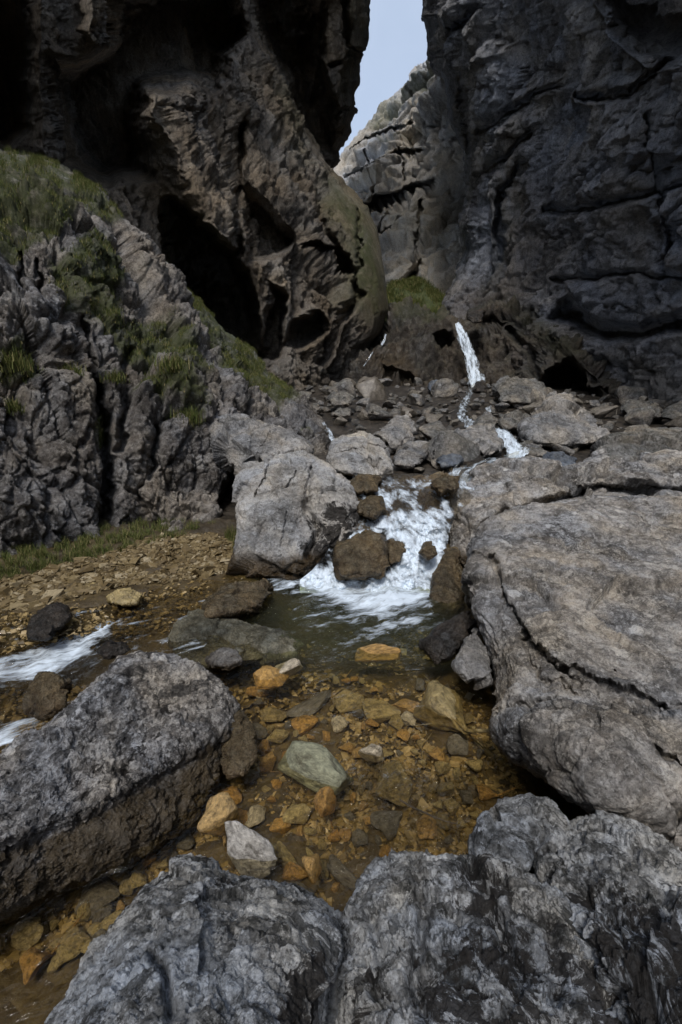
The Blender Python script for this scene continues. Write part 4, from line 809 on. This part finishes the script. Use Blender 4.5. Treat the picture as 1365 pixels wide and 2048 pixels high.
# boulder field below the headwall
FIELD = [(590, 770), (700, 755), (850, 755), (1000, 770), (1150, 790), (1365, 800), (1365, 860), (1230, 860), (1180, 905), (1000, 935), (900, 940), (700, 945), (640, 900), (620, 840)]
occ = []; cnt = tries = 0; RUN = [[(955, 780), (935, 800), (925, 825), (935, 848), (990, 862), (1024, 893), (1040, 918), (1000, 928), (950, 938), (920, 955)], [(650, 848), (670, 890)]]
YV = lambda v: np.interp(v, [752, 771, 790, 816, 850, 880, 910, 950, 970], [19.5, 18, 15, 12, 9.2, 7.8, 6.8, 5.9, 5.6])
while cnt < 285 and tries < 9000:
    tries += 1; u = random.uniform(580, 1380); v = random.triangular(752, 945, 790)
    if not inside(np.array([u]), np.array([v]), FIELD)[0]: continue
    if min(float(seg_dist(np.array([u]), np.array([v]), L)[0]) for L in RUN) < 6 + (v - 750) * .11: continue
    yy = float(np.interp(v, [755, 771, 790, 816, 850, 880, 910, 950], [19.5, 18, 15, 12, 9.2, 7.8, 6.8, 5.9]))
    s = random.choice([84, 58, 44, 30, 24, 18, 16]) * (.55 + (v - 750) / 190) * (1.0 if cnt < 120 else .75)
    if any((u - a) ** 2 + 2.5 * (v - b) ** 2 < (c + s * .30) ** 2 for a, b, c in occ): continue
    p = at_y(u, v, yy); sx = s / F * yy; z = float(gy(yy))
    mk = random.choices(['field', 'b_grey', 's_grey'], [5, 2, 1.4])[0]
    lb = {'field': 'small brown grey boulder among the stones below the headwall', 'b_grey': 'small pale grey boulder among the stones below the headwall', 's_grey': 'small dull brown boulder among the stones below the headwall'}[mk]
    stone('field_stone', (p[0], yy, z + sx * .2), (sx * 1.15, sx * random.uniform(.8, 1.2), sx * random.uniform(.6, .95)), random.uniform(0, 6.3), mk, lb, 'boulder', {'field': 'brown grey stones of the boulder field', 'b_grey': 'pale grey stones of the boulder field', 's_grey': 'dull brown stones of the boulder field'}[mk], tilt=.5)
    occ.append((u, v, s * .30)); cnt += 1

# ------------------------------------------------------------------ gravel (stuff)
def chips(name, pts, sizes, mat, flat=.4):
    n = len(pts); base = np.array([[-1, -1, -.6], [1, -1, -.6], [1, 1, -.6], [-1, 1, -.6], [-.7, -.7, 1], [.7, -.7, 1], [.7, .7, 1], [-.7, .7, 1]]) * .5
    fq = np.array([[0, 3, 2, 1], [4, 5, 6, 7], [0, 1, 5, 4], [1, 2, 6, 5], [2, 3, 7, 6], [3, 0, 4, 7]])
    V = base[None] + rng.normal(0, .13, (n, 8, 3)); V = V * np.stack([sizes, sizes * rng.uniform(.5, 1, n), sizes * flat * rng.uniform(.5, 1.3, n)], -1)[:, None]
    a = rng.uniform(0, 6.28, n); tx = rng.normal(0, .3, n); c, s = np.cos(a)[:, None], np.sin(a)[:, None]
    V[..., 2] += V[..., 0] * tx[:, None]
    x = V[..., 0] * c - V[..., 1] * s; y = V[..., 0] * s + V[..., 1] * c; V = np.stack([x, y, V[..., 2]], -1) + pts[:, None]
    tone = np.repeat(rng.random(n), 8)
    return mesh_np(name, V, (fq[None] + 8 * np.arange(n)[:, None, None]).reshape(-1, 4), mat, {'tone': tone}, smooth=False, base=(0, 0, 0))
def sample_px(poly, n):
    P_ = np.array(poly); u = rng.uniform(P_[:, 0].min(), P_[:, 0].max(), n * 6); v = rng.uniform(P_[:, 1].min(), P_[:, 1].max(), n * 6); k = inside(u, v, poly); return u[k][:n], v[k][:n]
def on_floor(u, v, z0):
    p = at_z(u, v, np.full(u.shape, z0))
    for _ in range(5): p = at_z(u, v, floor_z(p[:, 0], p[:, 1]))
    return p
BANK = [(-380, 1390), (-380, 1240), (-60, 1180), (0, 1165), (100, 1140), (230, 1105), (330, 1070), (430, 1068), (475, 1090), (480, 1140), (380, 1160), (230, 1175), (100, 1210), (0, 1250)]
u, v = sample_px(BANK, 15000); p = on_floor(u, v, .1); k = p[:, 2] > -.13
tag(chips('gravel', p[k] + (0, 0, .012), rng.gamma(1.3, .016, k.sum()) + .012, M['gravel']), 'buff gravel of the bank at the left side of the stream', 'gravel', kind='stuff')
BEDP = [(-420, 1420), (-60, 1250), (200, 1190), (480, 1150), (620, 1220), (880, 1250), (1010, 1480), (1060, 1600), (960, 1700), (740, 1780), (500, 1850), (300, 1860), (150, 1900), (-60, 1950), (-420, 2000)]
u, v = sample_px(BEDP, 21000); p = on_floor(u, v, -.2)
tag(chips('bed_gravel', p + (0, 0, .006), rng.gamma(2.2, .007, len(p)) + .009, M['bedgravel']), 'brown gravel on the bed of the stream', 'gravel', kind='stuff')

# ------------------------------------------------------------------ water
xs = np.linspace(-4.5, 2.6, 300); ys = np.linspace(.15, 5.2, 240); X, Yw = np.meshgrid(xs, ys)
Zw = -.11 * sstep(-X, 1.0, 2.1) * sstep(3.5 - Yw, 0, .7) - .03 * sstep(2.6 - Yw, 0, 1.5)
Q = np.stack([X.ravel(), Yw.ravel(), 0 * X.ravel()], -1); u, v = to_px(np.stack([X, Yw, Zw], -1).reshape(-1, 3))
chop = px_field(u, v, [([(540, 1150), (880, 1170), (880, 1290), (560, 1290)], 1, 60), ([(-100, 1230), (250, 1230), (420, 1220), (380, 1290), (200, 1340), (0, 1500), (-100, 1500)], 1, 50), ([(700, 1560), (950, 1560), (960, 1700), (700, 1720)], .6, 50)])
RAP = [([(-60, 1250), (200, 1235), (420, 1215), (400, 1280), (220, 1330), (-60, 1500)], .07, 30), ([(600, 1230), (850, 1220), (880, 1270), (640, 1280)], .13, 25), ([(-260, 1410), (-60, 1330), (40, 1305), (120, 1280), (215, 1255), (225, 1268), (160, 1310), (110, 1345), (50, 1365), (-60, 1385), (-260, 1460)], .72, 16), ([(-260, 1580), (-60, 1470), (40, 1435), (100, 1425), (90, 1450), (30, 1490), (-60, 1530), (-260, 1640)], .5, 16), ([(320, 1245), (380, 1232), (385, 1255), (330, 1265)], .22, 14),
       ([(550, 1165), (640, 1150), (700, 1160), (800, 1170), (870, 1190), (860, 1215), (780, 1225), (700, 1218), (620, 1185)], 1.0, 22), ([(600, 1180), (880, 1180), (860, 1260), (760, 1270), (640, 1230)], .32, 30)]
foam = px_field(u, v, RAP)
deep = px_field(u, v, [([(500, 1190), (620, 1170), (880, 1200), (900, 1290), (720, 1310), (560, 1290)], .9, 85)])
h = .012 * fbm(Q * (5, 3, 1), 4) * (chop + .25) + .05 * np.maximum(0, fbm(Q * (4, 4, 1) + 3, 5, .6) + .3) * foam + .02 * fbm(Q * (2, 1.2, 1) + 9, 3) * chop
wob = mesh_np('stream_water', np.stack([X.ravel(), Yw.ravel(), Zw.ravel() + h], -1), gridfaces(*X.shape), M['water'], {'foam': foam, 'chop': chop, 'deep': deep, 'flow': np.stack([Yw.ravel() * .9 - X.ravel() * .43, -X.ravel() * .9 - Yw.ravel() * .43, 0 * h], -1)}, base=(0, 0, 0))
tag(wob, kind='structure'); wob['label'] = 'clear shallow stream water over brown stones'; wob['category'] = 'water'

def ribbon(name, pts, Ys, widths, foam, label, cat='waterfall', n=90, nw=26, bulge=.35, lift=0., edge=.5):
    """falling or running water along a line of points; widths in px"""
    pts = np.array(pts, float); s = np.linspace(0, len(pts) - 1, n); k = np.arange(len(pts))
    cu = np.interp(s, k, pts[:, 0]); cv = np.interp(s, k, pts[:, 1]); Y = np.interp(s, k, Ys); wd = np.interp(s, k, widths)
    for a in (cu, cv): a[1:-1] = (a[:-2] + a[1:-1] + a[2:]) / 3
    du = np.gradient(cu); dv = np.gradient(cv); L = np.hypot(du, dv) + 1e-6; nu, nv = -dv / L, du / L
    t = np.linspace(-1, 1, nw); U = cu[:, None] + nu[:, None] * t * wd[:, None] / 2; V = cv[:, None] + nv[:, None] * t * wd[:, None] / 2
    wm = (wd / F * Y)[:, None]; Yy = Y[:, None] - bulge * wm * (1 - t ** 2)[None] * .5
    P = at_y(U, V, Yy); acc = np.concatenate([[0], np.cumsum(np.linalg.norm(np.diff(P[:, nw // 2], axis=0), axis=1))])
    fl = np.stack([(t[None] * wm * .5) * 2.2, np.repeat(acc[:, None], nw, 1) * .6, 0 * U + Ys[0]], -1).reshape(-1, 3)
    nz = fbm(fl * (9, 3, 1) / max(.15, wm.mean()), 4, .6).reshape(U.shape); P = P + np.array([0, -.12, .1]) * nz[..., None] * wm[..., None]
    fo = foam * (1 - edge * np.abs(t) ** 3)[None] * np.ones((n, 1)) + .0 * nz
    fo = fo * (1 - sstep(np.abs(t)[None], .55, 1.0) * .9)
    o = mesh_np(name, P, gridfaces(n, nw), M['fall'], {'foam': fo.ravel(), 'chop': np.ones(U.size), 'deep': np.zeros(U.size), 'flow': fl}); return tag(o, label, cat)
ribbon('waterfall', [(914, 646), (926, 672), (938, 705), (947, 740), (957, 772)], [18.9, 18.4, 18.1, 17.8, 17.4], [12, 25, 27, 30, 46], .98, 'tall narrow white waterfall dropping over the dark headwall')
ribbon('waterfall', [(993, 862), (1008, 870), (1024, 893), (1038, 918)], [8.2, 7.8, 7.0, 6.5], [18, 30, 36, 62], 1.0, 'small second waterfall between boulders right of the boulder field')
ribbon('waterfall', [(646, 845), (656, 862), (668, 884)], [9.1, 8.3, 7.5], [8, 12, 22], .55, 'little trickling fall beside the tail of the rocky mound')
ribbon('waterfall', [(772, 668), (769, 680), (764, 690)], [20, 19.8, 19.7], [4, 7, 5], .8, 'thin short trickle on the headwall by the mossy buttress')
ribbon('waterfall', [(746, 703), (738, 718), (728, 732)], [19, 18.8, 18.6], [3, 4, 4], .6, 'thin slanting trickle at the foot of the mossy buttress')
ribbon('stream', [(957, 776), (940, 792), (926, 812), (924, 832), (940, 848), (968, 856), (995, 863)], YV(np.array([776, 792, 812, 832, 848, 856, 863])) - .15, [26, 20, 18, 22, 24, 18, 16], .6, 'broken white stream running through the boulders under the tall waterfall', 'stream', bulge=.1)
ribbon('stream', [(1042, 916), (1005, 926), (960, 936), (930, 950), (915, 968)], YV(np.array([916, 926, 936, 950, 968])) - .12, [30, 26, 34, 54, 70], .6, 'white flecked stream between the second waterfall and the cascade', 'stream', bulge=.1)
ribbon('stream', [(985, 815), (975, 822)], [11.6, 11.2], [14, 20], .7, 'glint of white water beside the domed boulder', 'stream', bulge=.1, n=20)

# main cascade: a sheet of water over the ledge
ctrlc = [(640, 1168, 4.0), (700, 1170, 3.98), (800, 1185, 3.92), (870, 1195, 3.9), (690, 1080, 4.45), (760, 1060, 4.5), (840, 1080, 4.4), (890, 1080, 4.4), (720, 1000, 4.95), (800, 1010, 4.85), (880, 1000, 4.9), (720, 955, 5.6), (820, 955, 5.6), (930, 950, 5.6), (930, 1010, 4.9), (590, 1165, 4.05)]
cu = np.linspace(0, 1, 150); cv = np.linspace(948, 1186, 180)
lw = interp([(948, 705), (985, 705), (1040, 690), (1075, 672), (1110, 650), (1140, 625), (1160, 600), (1196, 600)]); rw = interp([(948, 985), (985, 960), (1030, 912), (1060, 900), (1110, 892), (1150, 880), (1196, 865)])
V = np.repeat(cv[:, None], 150, 1); U = lw(cv)[:, None] + (rw(cv) - lw(cv))[:, None] * cu[None]
Yc = tps(ctrlc)(U, V); Q = at_y(U, V, Yc).reshape(-1, 3)
CAS = [([(700, 960), (980, 950), (930, 1010), (700, 1030)], .27, 16), ([(640, 1100), (700, 1060), (770, 1060), (770, 1150), (620, 1150)], .3, 16), ([(805, 1012), (835, 1015), (880, 1030), (900, 1060), (895, 1110), (880, 1150), (865, 1200), (770, 1200), (770, 1150), (800, 1110), (790, 1080), (740, 1060), (745, 1040), (775, 1030)], .92, 18), ([(690, 1070), (720, 1060), (745, 1055), (720, 1080), (690, 1085)], .8, 8), ([(560, 1160), (640, 1130), (690, 1140), (770, 1150), (870, 1170), (870, 1200), (560, 1200)], .95, 16),
       ([(620, 1150), (650, 1105), (680, 1095), (675, 1150)], .5, 12), ([(700, 1020), (720, 1010), (740, 1050), (715, 1065)], .45, 10), ([(755, 985), (780, 985), (790, 1020), (765, 1030)], .55, 10), ([(830, 980), (850, 975), (835, 1015), (815, 1015)], .5, 10), ([(900, 950), (980, 948), (960, 980), (905, 985)], .5, 14), ([(695, 1110), (735, 1120), (735, 1155), (700, 1155)], .4, 10), ([(880, 1000), (920, 1010), (900, 1040), (880, 1040)], .5, 10)]
fo = px_field(U.ravel(), V.ravel(), CAS)
hh = (.05 * fbm(Q * (6, 3, 5), 5, .6) + .10 * fo * np.maximum(0, fbm(Q * (5, 2.5, 4) + 7, 5, .65) + .25))
r = Q - CAM; r /= np.linalg.norm(r, axis=1)[:, None]; Pq = Q - r * hh[:, None]
sl = np.stack([Q[:, 0] + .15 * Q[:, 1], Q[:, 1] * .55 + Q[:, 2] * .75, 0 * fo], -1)
cs = mesh_np('cascade', Pq, gridfaces(*U.shape), M['fall'], {'foam': fo, 'chop': np.ones(U.size), 'deep': np.zeros(U.size), 'flow': sl})
tag(cs, 'broad foaming white cascade pouring into the pool between two boulders', 'waterfall')

# ------------------------------------------------------------------ twigs in the shallows
def twig(pts, r, label):
    V = []; k = 7
    pts = np.array(pts, float)
    for i, p in enumerate(pts):
        rr = r * (1 - .6 * i / len(pts))
        for j in range(k): a = 6.283 * j / k; V.append(p + (0, rr * math.cos(a), rr * math.sin(a)))
    o = mesh_np('twig', np.array(V), gridfaces(len(pts), k, True), M['b_pale']); return tag(o, label, 'twig')
tp = [at_z(u, v, z) for u, v, z in [(800, 1600, .02), (830, 1617, .03), (860, 1630, .028), (890, 1642, .022), (915, 1648, .01)]]
twig(tp, .005, 'thin pale twig lying on the water near the smooth rounded brown stone')

# ------------------------------------------------------------------ grass
def blades(name, roots, nrm, length, mat, droop=.6, wid=.006, tone=(0, 1)):
    n = len(roots); L = length * rng.uniform(.5, 1.25, n); a = rng.uniform(0, 6.28, n); side = np.stack([np.cos(a), np.sin(a), 0 * a], -1)
    lean = np.stack([np.cos(a + 1.57), np.sin(a + 1.57), 0 * a], -1) * rng.uniform(.2, 1, n)[:, None] * droop + nrm * .4
    wdt = wid * rng.uniform(.6, 1.3, n); V = np.zeros((n, 8, 3)); fr = [0, .4, .75, 1]
    for i, f in enumerate(fr):
        c = roots + np.array([0, 0, 1.0]) * (L * (f - .35 * f * f * droop))[:, None] + lean * (L * f * f * .8)[:, None]
        w_ = (wdt * (1 - .85 * f))[:, None]; V[:, 2 * i] = c - side * w_; V[:, 2 * i + 1] = c + side * w_
    fq = np.array([[0, 1, 3, 2], [2, 3, 5, 4], [4, 5, 7, 6]])
    t = np.clip(rng.normal(.45, .22, n), tone[0], tone[1]); dry = rng.random(n) < .12; t[dry] = rng.uniform(.8, 1, dry.sum())
    return mesh_np(name, V, (fq[None] + 8 * np.arange(n)[:, None, None]).reshape(-1, 4), mat, {'tone': np.repeat(t, 8)}, base=(0, 0, 0))
def grid_roots(U, V, P, polys, n, soft=6, jit=.014):
    a = px_field(U, V, [(g, 1, soft) for g in polys]); nz = fbm(np.stack([U.ravel() / 30, V.ravel() / 30, 0 * U.ravel()], -1), 4).reshape(U.shape)
    nr = gridnormals(P); nr = np.where((nr[..., 2] < 0)[..., None], -nr, nr)
    wgt = a * np.clip(.35 + nz * 1.4, 0, 1) * np.clip(nr[..., 2] * 1.6 - .1, 0.05, 1)
    cell = np.zeros(U.shape); cell[:-1, :-1] = np.linalg.norm(np.cross(P[1:, :-1] - P[:-1, :-1], P[:-1, 1:] - P[:-1, :-1]), axis=-1)
    wgt = (wgt * cell).ravel(); idx = rng.choice(wgt.size, n, p=wgt / wgt.sum()); j = rng.normal(0, jit, (n, 3)) * (1, 1, .5)
    return P.reshape(-1, 3)[idx] + j, nr.reshape(-1, 3)[idx]
rt, nr_ = grid_roots(mU, mV, mP, GREEN, 130000)
tag(blades('grass', rt, nr_, .065, M['grass'], wid=.0035, droop=.9), 'green grass growing on the ledges of the rocky mound', 'grass', kind='stuff')
gr_poly = [(-40, 1085), (60, 1060), (150, 1045), (330, 1040), (440, 1050), (400, 1066), (340, 1084), (250, 1104), (190, 1128), (130, 1142), (60, 1172), (0, 1186), (-40, 1205)]
u, v = sample_px(gr_poly, 24000); p = on_floor(u, v, .15); p = p[fbm(np.stack([u / 22, v / 9, 0 * u], -1), 4) > .02]; tag(blades('bank_grass', p, np.tile([0, 0, 1.0], (len(p), 1)), .07, M['grass'], wid=.003, droop=1.0), 'strip of grass along the foot of the rocky mound', 'grass', kind='stuff')
u, v = sample_px([(450, 1075), (480, 1068), (490, 1120), (470, 1125)], 900); p = on_floor(u, v, .15); tag(blades('bank_grass', p, np.tile([0, 0, 1.0], (len(p), 1)), .12, M['grass'], wid=.004), 'patch of grass against the left side of the large pale boulder', 'grass', kind='stuff')
rt, nr_ = grid_roots(gU, gV, gP, [[(740, 540), (960, 540), (960, 650), (740, 650)]], 30000, jit=.12)
tag(blades('slope_grass', rt, nr_, .16, M['grass'], wid=.014, droop=1.0), 'grass on the slope above the headwall', 'grass', kind='stuff')
# large tufts that stand out on the mound
def tuft(u, v, size, label, nb=260):
    i = np.argmin((mU - u) ** 2 + (mV - v) ** 2); c = mP.reshape(-1, 3)[i]; size *= .62; rts = c + rng.normal(0, 1, (nb, 3)) * (size * .5, size * .3, size * .2) + (0, -.03, 0)
    o = blades('grass_tuft', rts, np.tile([0, -.3, .3], (nb, 1)), size, M['grass'], droop=.9, wid=.005, tone=(.3, 1)); return tag(o, label, 'grass tuft')
tuft(372, 850, .34, 'long drooping grass tuft below the ledge at the right of the rocky mound')
tuft(330, 790, .3, 'bushy grass tuft on the ledge above the long drooping tuft')
tuft(30, 810, .22, 'small dark grass tuft at the left edge of the mound')
tuft(40, 735, .3, 'yellowish grass tuft above the small dark tuft at the left edge')
tuft(140, 752, .2, 'low brown grass tuft on a narrow ledge of the left rock face')
tuft(225, 770, .2, 'grass tuft in the top of the dark cleft of the mound')
tuft(205, 880, .2, 'thin grass tuft low in the dark cleft of the mound')
tuft(235, 640, .26, 'bright grass tuft in the middle of the mound above the cleft')
